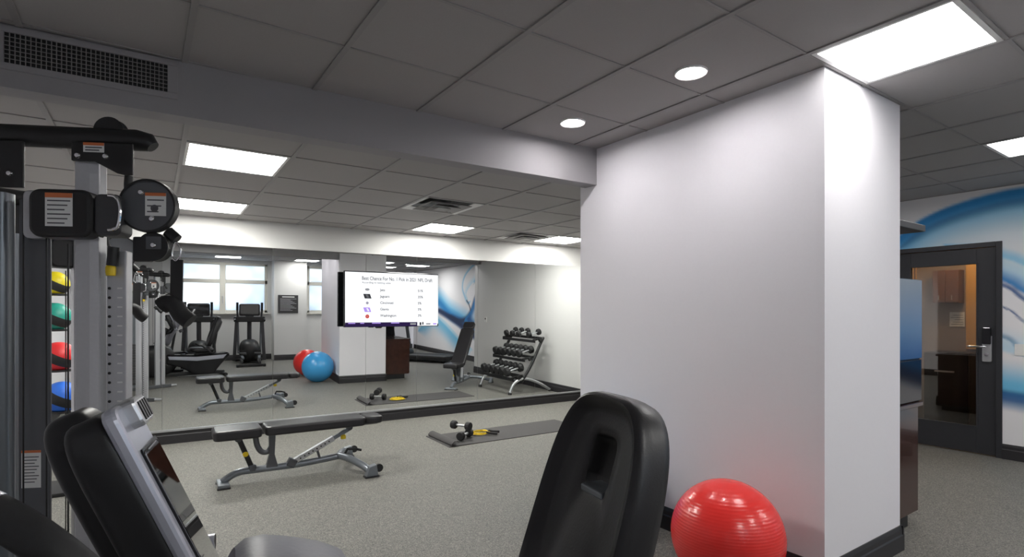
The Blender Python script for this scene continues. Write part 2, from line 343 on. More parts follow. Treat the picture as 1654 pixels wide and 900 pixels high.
# mural wall ------------------------------------------------------
DY0, DY1, DZ = 1.71, 2.70, 2.19
def mural():
    ys = sorted(set(np.round(np.arange(-4.4, 3.2, .019), 4)) | {DY0, DY1}); zs = sorted(set(np.round(np.arange(0, 2.80, .019), 4)) | {DZ})
    ys = np.array(ys); zs = np.array(zs); Yg, Zg = np.meshgrid(ys, zs, indexing='ij')
    C = np.empty(Yg.shape+(3,)); C[:] = (.84, .83, .85)
    def cat(pts, n=24):
        P = np.array(pts, float); out = []
        for i in range(len(P)-1):
            a, b, c, d = P[max(i-1, 0)], P[i], P[i+1], P[min(i+2, len(P)-1)]
            for k in range(n):
                t = k/n; out.append(.5*((2*b)+(c-a)*t+(2*a-5*b+4*c-d)*t*t+(3*b-a-3*c+d)*t**3))
        out.append(P[-1]); return np.array(out)
    def stroke(pts, colr, wa, wb, alpha=1., taper=.15):
        # soft ribbon: sharp edge wa on the left side of travel, long fade wb on the right
        q = cat(pts); n = len(q); tg = np.gradient(q, axis=0); tg /= np.linalg.norm(tg, axis=1)[:, None]+1e-9
        best = np.full(Yg.shape, 1e9); sd = np.zeros(Yg.shape); tt = np.zeros(Yg.shape)
        for i in range(n):
            dy, dz = Yg-q[i, 0], Zg-q[i, 1]; d = dy*dy+dz*dz; mk = d < best
            best[mk] = d[mk]; sd[mk] = (tg[i, 0]*dz-tg[i, 1]*dy)[mk]; tt[mk] = i/(n-1)
        d = np.sqrt(best); wv = np.where(sd > 0, wa, wb)*np.minimum(1, .15+np.minimum(tt, 1-tt)/max(taper, 1e-3))
        a = np.clip(1-d/wv, 0, 1); a = np.where(sd > 0, np.clip(a*1.5, 0, 1), a*a*(3-2*a))*alpha
        C[:] = C*(1-a[..., None])+np.array(colr)*a[..., None]
    deep = (.003, .07, .26); blue = (.01, .22, .56); cyan = (.13, .52, .80); pale = (.45, .70, .85); navy = (.006, .020, .07)
    # big arch over the door
    arch = [(3.0, 2.05), (2.63, 2.30), (2.47, 2.42), (2.33, 2.50), (2.11, 2.58), (1.8, 2.645), (1.55, 2.66), (1.2, 2.62), (.9, 2.5), (.6, 2.25)]
    arch = arch[::-1]; stroke(arch, pale, .05, .75, .8); stroke(arch, cyan, .05, .42, .95); stroke(arch, blue, .05, .20, .95)
    stroke([(p[0]-.02, p[1]-.10) for p in arch[:-1]], deep, .05, .09, .45)
    # ribbons to the right of the door
    stroke([(2.2, 2.2), (1.70, 2.03), (1.55, 1.95), (1.2, 1.72), (.9, 1.6)], cyan, .03, .10, .9)
    stroke([(2.2, 2.1), (1.70, 1.88), (1.55, 1.78), (1.2, 1.5), (.9, 1.3)], pale, .05, .3, .8)
    stroke([(2.2, 2.05), (1.70, 1.80), (1.55, 1.68), (1.2, 1.4), (.9, 1.2)], blue, .03, .12, .95)
    stroke([(2.2, 1.95), (1.70, 1.74), (1.55, 1.60), (1.2, 1.3), (.9, 1.1)], deep, .025, .05, .9)
    stroke([(2.2, 1.75), (1.70, 1.52), (1.55, 1.38), (1.2, 1.05)], deep, .012, .018, .9)
    stroke([(2.2, 1.3), (1.70, 1.22), (1.55, 1.06), (1.2, .9)], deep, .02, .05, .95)
    stroke([(2.3, 1.35), (1.75, 1.13), (1.5, 1.06), (1.1, .95)], pale, .05, .25, .7)
    stroke([(2.3, .80), (1.70, .74), (1.50, .72), (1.1, .70)], cyan, .24, .30, .95)
    stroke([(2.3, .72), (1.70, .66), (1.50, .64), (1.1, .6)], deep, .18, .06, .85)
    # smoke knot on the part seen in the mirror
    stroke([(-3.9, .75), (-2.98, 1.05), (-2.4, 1.22), (-1.6, 1.05), (-.8, .75), (-.2, .5), (.5, .35)], pale, .08, .75, .9)
    stroke([(-3.9, .65), (-2.98, .98), (-2.4, 1.15), (-1.6, .95), (-.8, .65), (-.2, .42)], cyan, .08, .45, .85)
    stroke([(-2.6, 1.9), (-1.86, 1.66), (-1.2, 1.36), (-.4, 1.16), (.3, .98), (1.0, .72)], cyan, .50, .30, .9)
    stroke([(-2.6, 1.8), (-1.86, 1.58), (-1.2, 1.30), (-.4, 1.12), (.3, .92), (1.0, .68)], blue, .25, .25, .95)
    stroke([(-2.5, 1.5), (-1.7, 1.32), (-1.1, 1.20), (-.5, 1.05), (.3, .82), (1.0, .62)], deep, .12, .16, .95)
    stroke([(-2.2, 1.42), (-1.6, 1.30), (-1.1, 1.20), (-.5, 1.04), (.3, .80), (1.0, .58)], navy, .15, .15, .9)
    stroke([(-1.4, 1.25), (-.8, 1.16), (-.3, 1.10), (.1, 1.16), (.38, 1.32), (.62, 1.60), (.9, 2.1)], navy, .15, .17, .95)
    stroke([(.0, 1.12), (.35, 1.30), (.62, 1.60), (.9, 2.1)], blue, .10, .30, .8)
    stroke([(.2, 1.18), (.45, 1.05), (.7, .95), (1.1, .8)], deep, .25, .2, .9)
    stroke([(1.0, 2.74), (.5, 2.66), (.0, 2.40), (-.15, 2.1), (.0, 1.85), (.22, 1.66), (.4, 1.70)], cyan, .03, .10, .8)
    stroke([(.9, 2.4), (.3, 2.1), (.1, 1.9), (.22, 1.72)], pale, .03, .2, .7)
    stroke([(.1, 1.72), (.28, 1.60), (.42, 1.40)], navy, .05, .05, .9)
    ny, nz = len(ys), len(zs)
    V = [(7.15, float(Yg[i, j]), float(Zg[i, j])) for i in range(ny) for j in range(nz)]
    Fc = []
    for i in range(ny-1):
        for j in range(nz-1):
            if ys[i] >= DY0-1e-6 and ys[i+1] <= DY1+1e-6 and zs[j+1] <= DZ+1e-6: continue
            Fc.append((i*nz+j, (i+1)*nz+j, (i+1)*nz+j+1, i*nz+j+1))
    me = bpy.data.meshes.new('wall_mural'); me.from_pydata(V, [], Fc)
    ca = me.color_attributes.new('print', 'FLOAT_COLOR', 'POINT'); c4 = np.ones((ny*nz, 4), np.float32); c4[:, :3] = np.clip(C.reshape(-1, 3), 0, 1)
    ca.data.foreach_set('color', c4.ravel()); me.materials.append(M_mural); me.update()
    o = bpy.data.objects.new('wall_right', me); COL.objects.link(o); o.rotation_euler = (0, 0, DB); struct(o)
    md = o.modifiers.new('thick', 'SOLIDIFY'); md.thickness = .14; md.offset = 1.0
    return o
wr = mural()
bb_B('baseboard_right', (7.15, -4.3), (7.15, DY0-.0)); bb_B('baseboard_right_end', (7.15, DY1), (7.15, 3.1))
# ------------------------------------------------------------------ ceilings
def ceiling(name, regionA, z, ang, ox, oy, sx, sy, kx, ky, holes, slab):
    # region polygon in world; tiles in a grid turned by ang; holes = set of cells left to lights and vents
    r = struct(MB().prism(slab, z+.06, z+.10, 'XY').build(name, M_bar))
    ca, sa = math.cos(ang), math.sin(ang); toA = lambda x, y: (x*ca-y*sa, x*sa+y*ca)
    g = .016
    for i in range(*kx):
        for j in range(*ky):
            if (i, j) in holes: continue
            x0, x1 = ox+sx*i+g/2, ox+sx*(i+1)-g/2; y0, y1 = oy+sy*j+g/2, oy+sy*(j+1)-g/2
            p = clip([toA(x0, y0), toA(x1, y0), toA(x1, y1), toA(x0, y1)], regionA)
            if len(p) < 3: continue
            ar = abs(sum(p[k][0]*p[(k+1) % len(p)][1]-p[(k+1) % len(p)][0]*p[k][1] for k in range(len(p))))/2
            if ar < .004: continue
            MB().prism(p, z+.002, z+.018, 'XY').build('ceiling_tile', M_tile, r)
    def run(a, b, zz, wd):
        d = Vector((b[0]-a[0], b[1]-a[1])); nrm = Vector((-d.y, d.x)).normalized()*wd/2
        p = clip([(a[0]-nrm.x, a[1]-nrm.y), (b[0]-nrm.x, b[1]-nrm.y), (b[0]+nrm.x, b[1]+nrm.y), (a[0]+nrm.x, a[1]+nrm.y)], regionA)
        if len(p) >= 3: MB().prism(p, z-zz, z+.004, 'XY').build('ceiling_runner', M_bar, r)
    for i in range(kx[0], kx[1]+1): run(toA(ox+sx*i, oy+sy*ky[0]), toA(ox+sx*i, oy+sy*ky[1]), .006, .028)
    for j in range(ky[0], ky[1]+1): run(toA(ox+sx*kx[0], oy+sy*j), toA(ox+sx*kx[1], oy+sy*j), .003, .016)
    return r
NX, NY, NSX, NSY = .818, 1.39, .634, .608
near_lights = [(3, -1), (7, -1), (0, -5), (3, -5), (6, -4), (8, -5), (7, -7)]
regN = [(XL, YBK), (XJ+.0, YBK), (mural_x(YBK), YBK), (mural_x(YB0), YB0), (XL, YB0)]
ceiling('ceiling', regN, H1, DB, NX, NY, NSX, NSY, (-4, 11), (-7, 4), set(near_lights), [(XL-.2, YBK-.3), (XE, YBK-.3), (XE, YB1), (XL-.2, YB1)])
regN2 = [(XJ, YBK2), (mural_x(YBK2), YBK2), (mural_x(YBK), YBK), (XJ, YBK)]
ceiling('ceiling_alcove', regN2, H1, DB, NX, NY, NSX, NSY, (4, 11), (-10, -5), set(near_lights), [(XJ-.2, YBK2-.3), (XE, YBK2-.3), (XE, YBK-.3), (XJ-.2, YBK-.3)])
FX, FY, FS = .167, 4.113, .67
far_lights = [(0, 0), (0, 3), (4, 3), (7, 3)]; diffusers = [(3, 1), (6, 3)]
regF = [(XL, YB1), (XR, YB1), (XR, YM), (XL, YM)]
ceiling('ceiling_far', regF, H2, DC, FX, FY, FS, FS, (-3, 11), (-2, 6), set(far_lights) | set(diffusers), [(XL-.2, YB1), (XR+.2, YB1), (XR+.2, YM+.2), (XL-.2, YM+.2)])
def rot2(x, y, a): return (x*math.cos(a)-y*math.sin(a), x*math.sin(a)+y*math.cos(a))
def panel_light(cx, cy, z, sx, sy, ang, m, label, group=None):
    t = thing('ceiling_light', label, 'ceiling light', (*rot2(cx, cy, ang), z), ang, group)
    f = MB(); a, b = sx/2-.012, sy/2-.012; k = .022
    f.b(-a, a, -b, -b+k, -.004, .03); f.b(-a, a, b-k, b, -.004, .03); f.b(-a, -a+k, -b+k, b-k, -.004, .03); f.b(a-k, a, -b+k, b-k, -.004, .03)
    f.build('frame', M_white, t)
    MB().b(-a+k, a-k, -b+k, b-k, .004, .012).build('diffuser', m, t)
    return t
lab = {(3, -1): 'square white ceiling panel light at the front corner of the grey column', (7, -1): 'square white ceiling panel light close to the mural and the glazed door',
       (0, -5): 'square ceiling panel light above the ellipticals by the large window', (3, -5): 'square ceiling panel light in front of the white pillar with the sign',
       (6, -4): 'square ceiling panel light over the open floor near the treadmill', (8, -5): 'square ceiling panel light above the treadmill beside the mural', (7, -7): 'square ceiling panel light in the recess behind the treadmill'}
for k in near_lights: panel_light(NX+NSX*(k[0]+.5), NY+NSY*(k[1]+.5), H1, NSX, NSY, DB, M_panelb if k[1] == -5 else M_panel, lab[k], 'square ceiling panel lights')
lab = {(0, 0): 'square ceiling panel light just behind the bulkhead near the cable machine', (0, 3): 'square ceiling panel light near the mirror wall closest to the ball rack',
       (4, 3): 'square ceiling panel light near the mirror wall above the television', (7, 3): 'square ceiling panel light near the mirror wall above the dumbbell rack'}
for k in far_lights: panel_light(FX+FS*(k[0]+.5), FY+FS*(k[1]+.5), H2, FS, FS, DC, M_panelf, lab[k], 'square ceiling panel lights')
def downlight(x, y, label):
    t = thing('downlight', label, 'downlight', (*fromB(x, y), H1), 0, 'round recessed downlights')
    MB().lathe([(.062, -.002), (.082, -.008), (.086, 0), (.086, .004), (.062, .004)], n=40, cap=False).build('trim_ring', M_white, t, smooth=30)
    MB().lathe([(.001, .0), (.066, .0), (.066, .006), (.001, .006)], n=40).build('lens', M_down, t)
downlight(2.393, 2.774, 'round recessed downlight beside the bulkhead and the grey column'); downlight(2.418, 1.843, 'round recessed downlight beside the middle of the grey column')
downlight(5.65, 2.35, 'round recessed downlight over the wooden cabinet and the glazed door'); downlight(5.75, -.95, 'round recessed downlight near the treadmill')
def diffuser(k, label):
    t = thing('air_diffuser', label, 'air vent', (*rot2(FX+FS*(k[0]+.5), FY+FS*(k[1]+.5), DC), H2), DC, 'square ceiling air diffusers')
    for n_, (ro, ri, z0, z1) in enumerate(((.325, .25, -.006, .014), (.23, .165, -.022, .006), (.145, .085, -.034, -.006))):
        m = MB(); rings = [[(sx*q, sy*q, z) for sx, sy in ((-1, -1), (1, -1), (1, 1), (-1, 1))] for q, z in ((ro, z0), (ri, z1), (ri, z1+.006), (ro, z0+.006))]
        m.loft(rings, closed=True); m.build('louvre', M_bar if n_ else M_white, t)
    MB().b(-.07, .07, -.07, .07, -.036, -.030).build('centre_plate', M_bar, t)
    MB().b(-.32, .32, -.32, .32, .021, .024).build('duct', M_black, t)
diffuser((3, 1), 'square four way air diffuser in the lower ceiling in front of the television'); diffuser((6, 3), 'square air diffuser between the two panel lights near the mirror wall')
# ================================================================== MIRROR
lean = .0105
mr = thing('wall_mirror', 'large frameless mirror wall in tall panels above black baseboard', 'mirror', (0, YM-.004, .15))
seams = [XL+.01, -.106, 1.03, 2.176, 2.897, 3.87, 4.912, XR-.005]
for a, b in zip(seams, seams[1:]):
    o = MB().b(a+.0015, b-.0015, -.006, 0, 0, 2.11).build('mirror_panel', M_mirror, mr)
    o.rotation_euler = (lean, 0, 0)
MB().b(XL+.01, XR-.005, -.022, 0, -.012, .008).build('mirror_channel', M_silver, mr)
# ================================================================== DOOR
def door():
    r = sroot('door_1', (*fromB(7.15, 0), 0), DB)
    f = MB(); f.b(-.012, .15, DY0, DY0+.05, 0, DZ); f.b(-.012, .15, DY1-.05, DY1, 0, DZ); f.b(-.012, .15, DY0+.05, DY1-.05, DZ-.05, DZ)
    f.build('door_frame', M_door, r, bevel=.004)
    a, b = DY0+.053, DY1-.053; g0, g1, z0, z1 = 1.92, 2.50, .29, 1.975
    l = MB(); l.b(.01, .055, a, g0, .01, DZ-.053); l.b(.01, .055, g1, b, .01, DZ-.053); l.b(.01, .055, g0, g1, .01, z0); l.b(.01, .055, g0, g1, z1, DZ-.053)
    lf = l.build('door_leaf', M_door, r, bevel=.003)
    st = MB(); k = .014; st.b(.004, .06, g0-k, g0, z0-k, z1+k); st.b(.004, .06, g1, g1+k, z0-k, z1+k); st.b(.004, .06, g0, g1, z0-k, z0); st.b(.004, .06, g0, g1, z1, z1+k)
    st.build('glazing_bead', M_door, lf)
    MB().b(.028, .034, g0, g1, z0, z1).build('glass_pane', M_glass, r)
    lk = MB().rbox((.0, 1.83, 1.10), (.022, .075, .27), .012, 'YZ').build('lock_plate', M_silver, r, bevel=.003)
    MB().rbox((-.014, 1.83, 1.23), (.03, .07, .17), .01, 'YZ').build('card_reader', M_blackg, lk, bevel=.004)
    MB().tube([(0, 1.835, 1.12), (-.055, 1.835, 1.12), (-.06, 1.85, 1.12), (-.06, 1.975, 1.12)], .011, 12).build('lever_handle', M_chrome, lk, smooth=40)
    MB().lathe([(.016, -.02), (.016, .01)], (0, 1.83, 1.04), 'X', 20).build('key_cylinder', M_chrome, lk)
door()
def rootB(name, x, y, z=0): return sroot(name, (*fromB(x, y), z), DB)
# room behind the glazed door
m = MB(); m.b(8.9, 9.0, 1.0, 3.9, 0, 2.7); m.b(7.29, 9.0, 3.8, 3.9, 0, 2.7); m.b(7.29, 9.0, 1.0, 1.1, 0, 2.7)
struct(m.build('wall_lobby', M_warmw, rotz=DB)); struct(MB().b(7.25, 9.0, 1.0, 3.9, 2.6, 2.7).build('ceiling_lobby', M_warmw, rotz=DB))
def in_lobby(name, label, cat, x, y): return thing(name, label, cat, (*fromB(x, y), 0), DB)
t = in_lobby('wall_cupboard', 'brown wall cupboard hung on the lobby wall behind the door glass', 'cupboard', 8.80, 2.64)
MB().b(-.09, .10, -.13, .15, 1.60, 2.03).build('carcass', M_woodl, t)
for a_, b_ in ((-.128, .008), (.012, .148)):
    d = MB().b(-.108, -.092, a_, b_, 1.61, 2.02).build('cupboard_door', M_woodl, t, bevel=.003); MB().b(-.12, -.108, (a_+b_)/2-.005, (a_+b_)/2+.005, 1.64, 1.70).build('handle', M_silver, d)
t = in_lobby('black_fridge', 'low black fridge standing in the lobby behind the door glass', 'fridge', 8.62, 2.56)
MB().b(-.20, .20, -.24, .22, .02, .97).build('body', M_black, t, bevel=.01); d = MB().b(-.245, -.205, -.24, .22, .06, .96).build('fridge_door', M_blackg, t, bevel=.008); MB().b(-.27, -.245, -.1, .1, .72, .74).build('handle', M_silver, d)
for sx in (-.17, .17):
    for sy in (-.2, .18): MB().b(sx-.02, sx+.02, sy-.02, sy+.02, 0, .02).build('foot', M_rub, t)
for y_, w_, lb in ((2.40, .16, 'wide strip with warm light painted amber on the lobby wall beside the cupboard'), (3.08, .09, 'narrow strip with warm light painted amber on the lobby wall away from the cupboard')):  # warm light on the lobby wall and jamb, put into amber-coloured strips
    t = in_lobby('painted_warm_strip', lb, 'painted light', 8.87, y_)
    MB().b(-.02, .03, -w_/2, w_/2, 1.0, 2.5).build('painted_strip', M_amber, t, bevel=.004); MB().b(-.028, -.02, -w_/2, -w_/2+.012, 1.0, 2.5).build('painted_strip_edge', M_woodl, t)
t = in_lobby('notice_sheet', 'white paper notice pinned to the lobby wall behind the glass', 'notice', 8.88, 2.58)
MB().b(0, .012, -.08, .08, 1.29, 1.48).build('paper', M_label, t)
for k in range(5): MB().b(-.002, 0, -.065, .065-.02*(k % 3), 1.315+k*.03, 1.323+k*.03).build('text_line', M_ink, t)
l = bpy.data.lights.new('lobby_lamp', 'POINT'); l.energy = 30; l.color = (1, .72, .38); l.shadow_soft_size = .1
t = in_lobby('lobby_lamp', 'small warm lamp on the lobby ceiling behind the door', 'lamp', 8.1, 2.3)
MB().lathe([(.07, 2.6), (.07, 2.56), (.05, 2.54), (.001, 2.54)], n=24).build('lamp_shade', M_white, t, smooth=30)
lo = bpy.data.objects.new('lobby_bulb', l); COL.objects.link(lo); lo.parent = t; lo.location = (0, 0, 2.45)
# ================================================================== GRILLE ON THE BULKHEAD
t = thing('return_grille', 'long white return air grille with small square openings on the bulkhead', 'air vent', (-.33, YB0, 2.635))
f = MB(); W_, Hh = .70, .196; ix, iz = .305, .068
f.b(-W_/2, W_/2, -.012, 0, iz, Hh/2); f.b(-W_/2, W_/2, -.012, 0, -Hh/2, -iz); f.b(-W_/2, -ix, -.012, 0, -iz, iz); f.b(ix, W_/2, -.012, 0, -iz, iz)
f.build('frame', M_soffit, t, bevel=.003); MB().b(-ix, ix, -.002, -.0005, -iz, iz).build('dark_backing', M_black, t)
for k in range(1, 34): MB().b(-ix+2*ix*k/34-.0015, -ix+2*ix*k/34+.0015, -.010, -.002, -iz, iz).build('fin', M_bar, t)
for k in range(1, 7): MB().b(-ix, ix, -.009, -.003, -iz+2*iz*k/7-.0012, -iz+2*iz*k/7+.0012).build('crossbar', M_bar, t)
# ================================================================== TELEVISION
def tv():
    x0, x1, z0, z1 = 1.845, 3.147, 1.285, 2.01; cx, cz = (x0+x1)/2, (z0+z1)/2; wd, ht = x1-x0, z1-z0
    t = thing('television', 'flat television showing a white ranking list in front of the mirror wall', 'television', (cx, 6.98, cz))
    MB().box((0, .025, 0), (wd, .05, ht)).build('cabinet', M_blackg, t, bevel=.004)
    MB().box((0, .10, -.02), (.5, .11, .35)).build('wall_mount', M_black, t, bevel=.005)
    sc = MB().box((.002, -.001, .012), (wd-.016, .004, ht-.05)).build('screen', M_tv, t)
    MB().prism([(-.05, 0), (.05, 0), (.03, -.018), (-.03, -.018)], .0, .03, 'XZ', (-.2, 0, -ht/2)).build('sensor_chin', M_blackg, t)
    sx0 = -wd/2+.01; SW = wd-.016; SH = ht-.05; ztop = .012+SH/2
    P = lambda u, v: (sx0+u*SW, ztop-v*SH)
    def rect(name, u0, u1, v0, v1, m, lay=0):
        a, b = P(u0, v0), P(u1, v1); return MB().b(a[0], b[0], -.0045-.001*lay, -.003, b[1], a[1]).build(name, m, sc)
    def text(s, u, v, size, m, shear=0., wscale=1.):
        c = bpy.data.curves.new('text_line', 'FONT'); c.body = s; c.size = size; c.shear = shear; c.offset = .0008
        o = bpy.data.objects.new('tmp', c); dg = bpy.context.evaluated_depsgraph_get(); COL.objects.link(o); dg.update()
        me = bpy.data.meshes.new_from_object(o.evaluated_get(dg)); bpy.data.objects.remove(o); me.materials.append(m)
        q = bpy.data.objects.new('text_line', me); q['kind'] = 'stuff'; COL.objects.link(q); q.parent = sc; a = P(u, v)
        q.location = (a[0], -.0052, a[1]); q.rotation_euler = (PI/2, 0, 0); q.scale = (wscale, 1, 1)
        if me.vertices:
            xs = [vv.co.x for vv in me.vertices]; q['wd'] = max(xs)-min(xs)
        return q
    q = text('Best Chance For No. 1 Pick in 2021 NFL Draft', .165, .145, .066, M_tvink); q.scale = (.765*SW/q['wd'], 1, 1); del q['wd']
    q = text('According to betting odds', .167, .21, .032, M_tvgrey); q.scale = (.30*SW/q['wd'], 1, 1); del q['wd']
    for (nm, pc), v in zip((('Jets', '51%'), ('Jaguars', '35%'), ('Cincinnati', '5%'), ('Giants', '5%'), ('Washington', '3%')), (.355, .48, .605, .73, .855)):
        for s_, u in ((nm, .355), (pc, .765)):
            q = text(s_, u, v, .045, M_tvink)
            if 'wd' in q: del q['wd']
    # team marks: plain little emblems in the same colours
    def disc(u, v, r, m, rx=1.0):
        a = P(u, v); return MB().prism([(r*rx*math.cos(k*PI/9), r*math.sin(k*PI/9)) for k in range(18)], -.0046, -.003, 'XZ', (a[0], 0, a[1])).build('emblem', m, sc)
    disc(.222, .33, .016, M_tvgrey, 1.9)
    def slant(u0, u1, v0, v1, m, sh=.02):
        a, b = P(u0, v0), P(u1, v1); MB().prism([(a[0], a[1]), (b[0]-sh, a[1]), (b[0], b[1]), (a[0]+sh, b[1])], -.0046, -.003, 'XZ').build('emblem', m, sc)
    slant(.18, .265, .415, .505, M_tvblk); slant(.205, .245, .43, .495, M_tvgrey)
    disc(.222, .59, .018, M_tvgrey); disc(.222, .59, .008, M_tvpur)
    slant(.18, .262, .675, .765, M_tvpur); slant(.21, .245, .69, .75, M_tv)
    disc(.222, .85, .026, M_tvred); disc(.222, .85, .012, M_tvgrey)
    rect('ticker_bar', .0, .76, .965, 1.045, M_tvbar)
    for a, b in ((.03, .10), (.15, .19), (.27, .36), (.47, .56)): rect('ticker_text', a, b, .972, .99, M_tvpur, 1)
    rect('ticker_box', .68, .745, .985, 1.02, M_tvgrey, 1); rect('score_box', .76, .99, .965, 1.04, M_tv, 1)
    rect('emblem', .785, .805, .97, 1.03, M_tvblk, 2); rect('emblem', .815, .83, .965, 1.02, M_tvblk, 2); rect('ticker_text', .86, .91, .99, 1.02, M_tvgrey, 2); rect('ticker_text', .94, .98, .99, 1.02, M_tvpur, 2)
tv()
# ================================================================== EXERCISE BALLS
def exball(r, m, loc, label):
    t = thing('exercise_ball', label, 'exercise ball', (loc[0], loc[1], 0))
    b = MB(); rings = []
    for i in range(1, 32):
        a = -PI/2+PI*i/32; z = r*math.sin(a); z = max(z, -r*.975)
        rings.append([(r*math.cos(a)*math.cos(2*PI*k/64), r*math.cos(a)*math.sin(2*PI*k/64), z+r*.975) for k in range(64)])
    b.loft(rings); o = b.build('ball_skin', m, t, smooth='all')
    MB().lathe([(.001, 0), (.010, 0), (.012, -.004), (.012, -.008)], (0, 0, 0), 'Z', 16).build('valve_plug', M_white, t, loc=(0, r*.94, r*.975+r*.33)).rotation_euler = (-R(70), 0, 0)
exball(.287, M_red, (2.495, 1.837), 'shiny red exercise ball resting against the grey column')
exball(.31, M_blue, (2.48, 2.95), 'shiny blue exercise ball beside the column behind the bike seat')
# ================================================================== ADJUSTABLE BENCH
def bench(loc, rotz, incline, label):
    t = thing('weight_bench', label, 'weight bench', loc, rotz, 'adjustable weight benches')
    bt = MB(); bt.tube(smoothpath([(.07, 0, .035), (.13, 0, .075), (.20, 0, .10), (.30, 0, .102), (.7, 0, .10), (1.07, 0, .125)], 4), .03, 14); bt.build('base_tube', M_steelp, t, smooth=40)
    MB().rbox((.075, 0, .022), (.09, .22, .028), .012, 'XY').build('front_foot', M_steelp, t, bevel=.006)
    for s in (-1, 1):
        MB().rbox((.075, s*.10, .005), (.10, .045, .01), .01, 'XY').build('rubber_foot', M_rub, t)
        l = MB(); l.tube(smoothpath([(1.04, s*.0, .125), (1.10, s*.14, .12), (1.17, s*.30, .085), (1.21, s*.38, .05)], 4), .032, 14); lg = l.build('rear_leg', M_steelp, t, smooth=40)
        MB().prism([(-.05, .0), (.06, .0), (.045, .10), (-.02, .085)], -.035, .035, 'XZ', (1.215, s*.40, .01)).build('end_plate', M_steelp, lg, bevel=.006)
        MB().rbox((1.22, s*.40, .005), (.13, .09, .01), .015, 'XY').build('rubber_foot', M_rub, lg)
        MB().lathe([(.018, -.012), (.035, -.012), (.035, .012), (.018, .012)], (1.29, s*.40, .07), 'Y', 20).build('wheel', M_rub, lg, smooth=30)
    MB().tube([(1.08, -.05, .15), (1.10, -.06, .19), (1.17, -.06, .185), (1.23, -.06, .165)], .012, 10).build('carry_handle', M_black, t, smooth=40)
    p = MB(); p.prism([(-.055, .09), (.055, .09), (.035, .17), (.022, .22), (.030, .40), (-.025, .40), (-.022, .22), (-.035, .17)], -.028, .028, 'XZ', (.455, 0, 0)); p.build('upright_post', M_dpaint, t, bevel=.006)
    u = MB(); u.tube(smoothpath([(.325, 0, .42), (.335, 0, .32), (.37, 0, .255), (.42, 0, .245), (.455, 0, .29)], 4), .024, 12); u.build('curved_bracket', M_dpaint, t, smooth=40)
    st = MB(); st.tube([(.195, 0, .385), (.305, 0, .10)], .022, 14); so = st.build('seat_strut', M_black, t, smooth=40)
    MB().lathe([(.022, 0), (.022, .02), (.016, .03), (.001, .032)], (.245, -.025, .25), 'Y', 16).build('yellow_knob', M_yellow, so, smooth=40)
    MB().lathe([(.030, -.03), (.030, .03)], (.19, 0, .39), 'Y', 18).build('pivot', M_dpaint, so, smooth=30); MB().box((.30, 0, .12), (.06, .06, .06)).build('pivot_lug', M_dpaint, so, bevel=.01)
    MB().rbox((.18, 0, .445), (.37, .30, .085), .05, 'XY').build('seat_pad', M_vinyl, t, bevel=.018)
    MB().b(.03, .33, -.06, .06, .405, .415).build('seat_plate', M_dpaint, t)
    # backrest group turns about the hinge
    hx, hz = .40, .43; a = incline
    def rt(mb):
        M = Matrix.Translation((hx, 0, hz)) @ Matrix.Rotation(-a, 4, 'Y') @ Matrix.Translation((-hx, 0, -hz)); mb.v = [tuple(M @ Vector(v)) for v in mb.v]; return mb
    rt(MB().rbox((.825, 0, .445), (.87, .28, .08), .05, 'XY')).build('back_pad', M_vinyl, t, bevel=.018)
    rt(MB().rbox((1.345, 0, .447), (.17, .24, .07), .05, 'XY')).build('head_pad', M_vinyl, t, bevel=.018)
    rt(MB().b(.42, 1.40, -.03, .03, .392, .414)).build('back_rail', M_dpaint, t, bevel=.004)
    M = Matrix.Translation((hx, 0, hz)) @ Matrix.Rotation(-a, 4, 'Y') @ Matrix.Translation((-hx, 0, -hz))
    top = M @ Vector((1.13 if a < .3 else .78, 0, .365)); bot = Vector((.62, 0, .12)); d = (top-bot)
    s1 = MB().bar(bot, bot+d*.72, .05, .045).build('back_strut', M_silver, t, bevel=.005)
    MB().bar(bot+d*.6, top, .036, .032).build('strut_slider', M_steelp, s1, bevel=.003)
    for k in range(8):
        q = bot+d*(.14+.07*k); MB().cyl(q+Vector((0, -.027, 0)), q+Vector((0, .027, 0)), .007, 10).build('pin_hole', M_black, s1)
    MB().lathe([(.028, -.035), (.028, .035)], tuple(top+Vector((.0, 0, .02))), 'Y', 18).build('pivot', M_dpaint, s1, smooth=30); MB().box(tuple(bot), (.075, .07, .075), (0, .5, 0)).build('pivot_lug', M_dpaint, s1, bevel=.01)
    q = bot+d*.88; MB().lathe([(.024, -.02), (.024, .012), (.012, .018)], (q.x+.005, -.012, q.z-.033), 'Z', 16).build('yellow_knob', M_yellow, s1, smooth=40)
    q = bot+d*.42; MB().bar(q, (q.x+.03, 0, .12), .03, .02).build('rest_stop', M_dpaint, s1)
bench((.28, 5.17, 0), 0, 0, 'black padded weight bench set flat on the open floor')
bench((4.34, 5.22, 0), -R(42), R(50), 'weight bench with its backrest raised beside the dumbbell rack')
# ================================================================== MAT, DUMBBELLS, ROPE
mt = MB(); L = 1.88; pr = []
n_ = 20
prof = [(.055+.048*math.cos(PI*1.0+k*PI*1.25/n_), .056-.046*math.sin(-PI*.0+k*PI*1.25/n_-PI*.15)) for k in range(0)]
prof = [(.10, .045), (.065, .060), (.03, .050), (.008, .028), (.012, .010), (.045, .002), (.12, .001), (L, .001)]
prof = [(p[0], p[1]) for p in smoothpath([(a, b, 0) for a, b in prof], 4)]
up = []
for i, p in enumerate(prof):
    a = prof[max(i-1, 0)]; b = prof[min(i+1, len(prof)-1)]; d = Vector((b[0]-a[0], b[1]-a[1])).normalized(); up.append((p[0]-d.y*.006, p[1]+d.x*.006))
mt.prism(prof+up[::-1], -.315, .315, 'XZ'); o = mt.build('exercise_mat', M_mat, loc=(2.565, 5.675, 0), rotz=R(.5))
tag(o, 'dark grey exercise mat with one curled end on the floor', 'exercise mat')
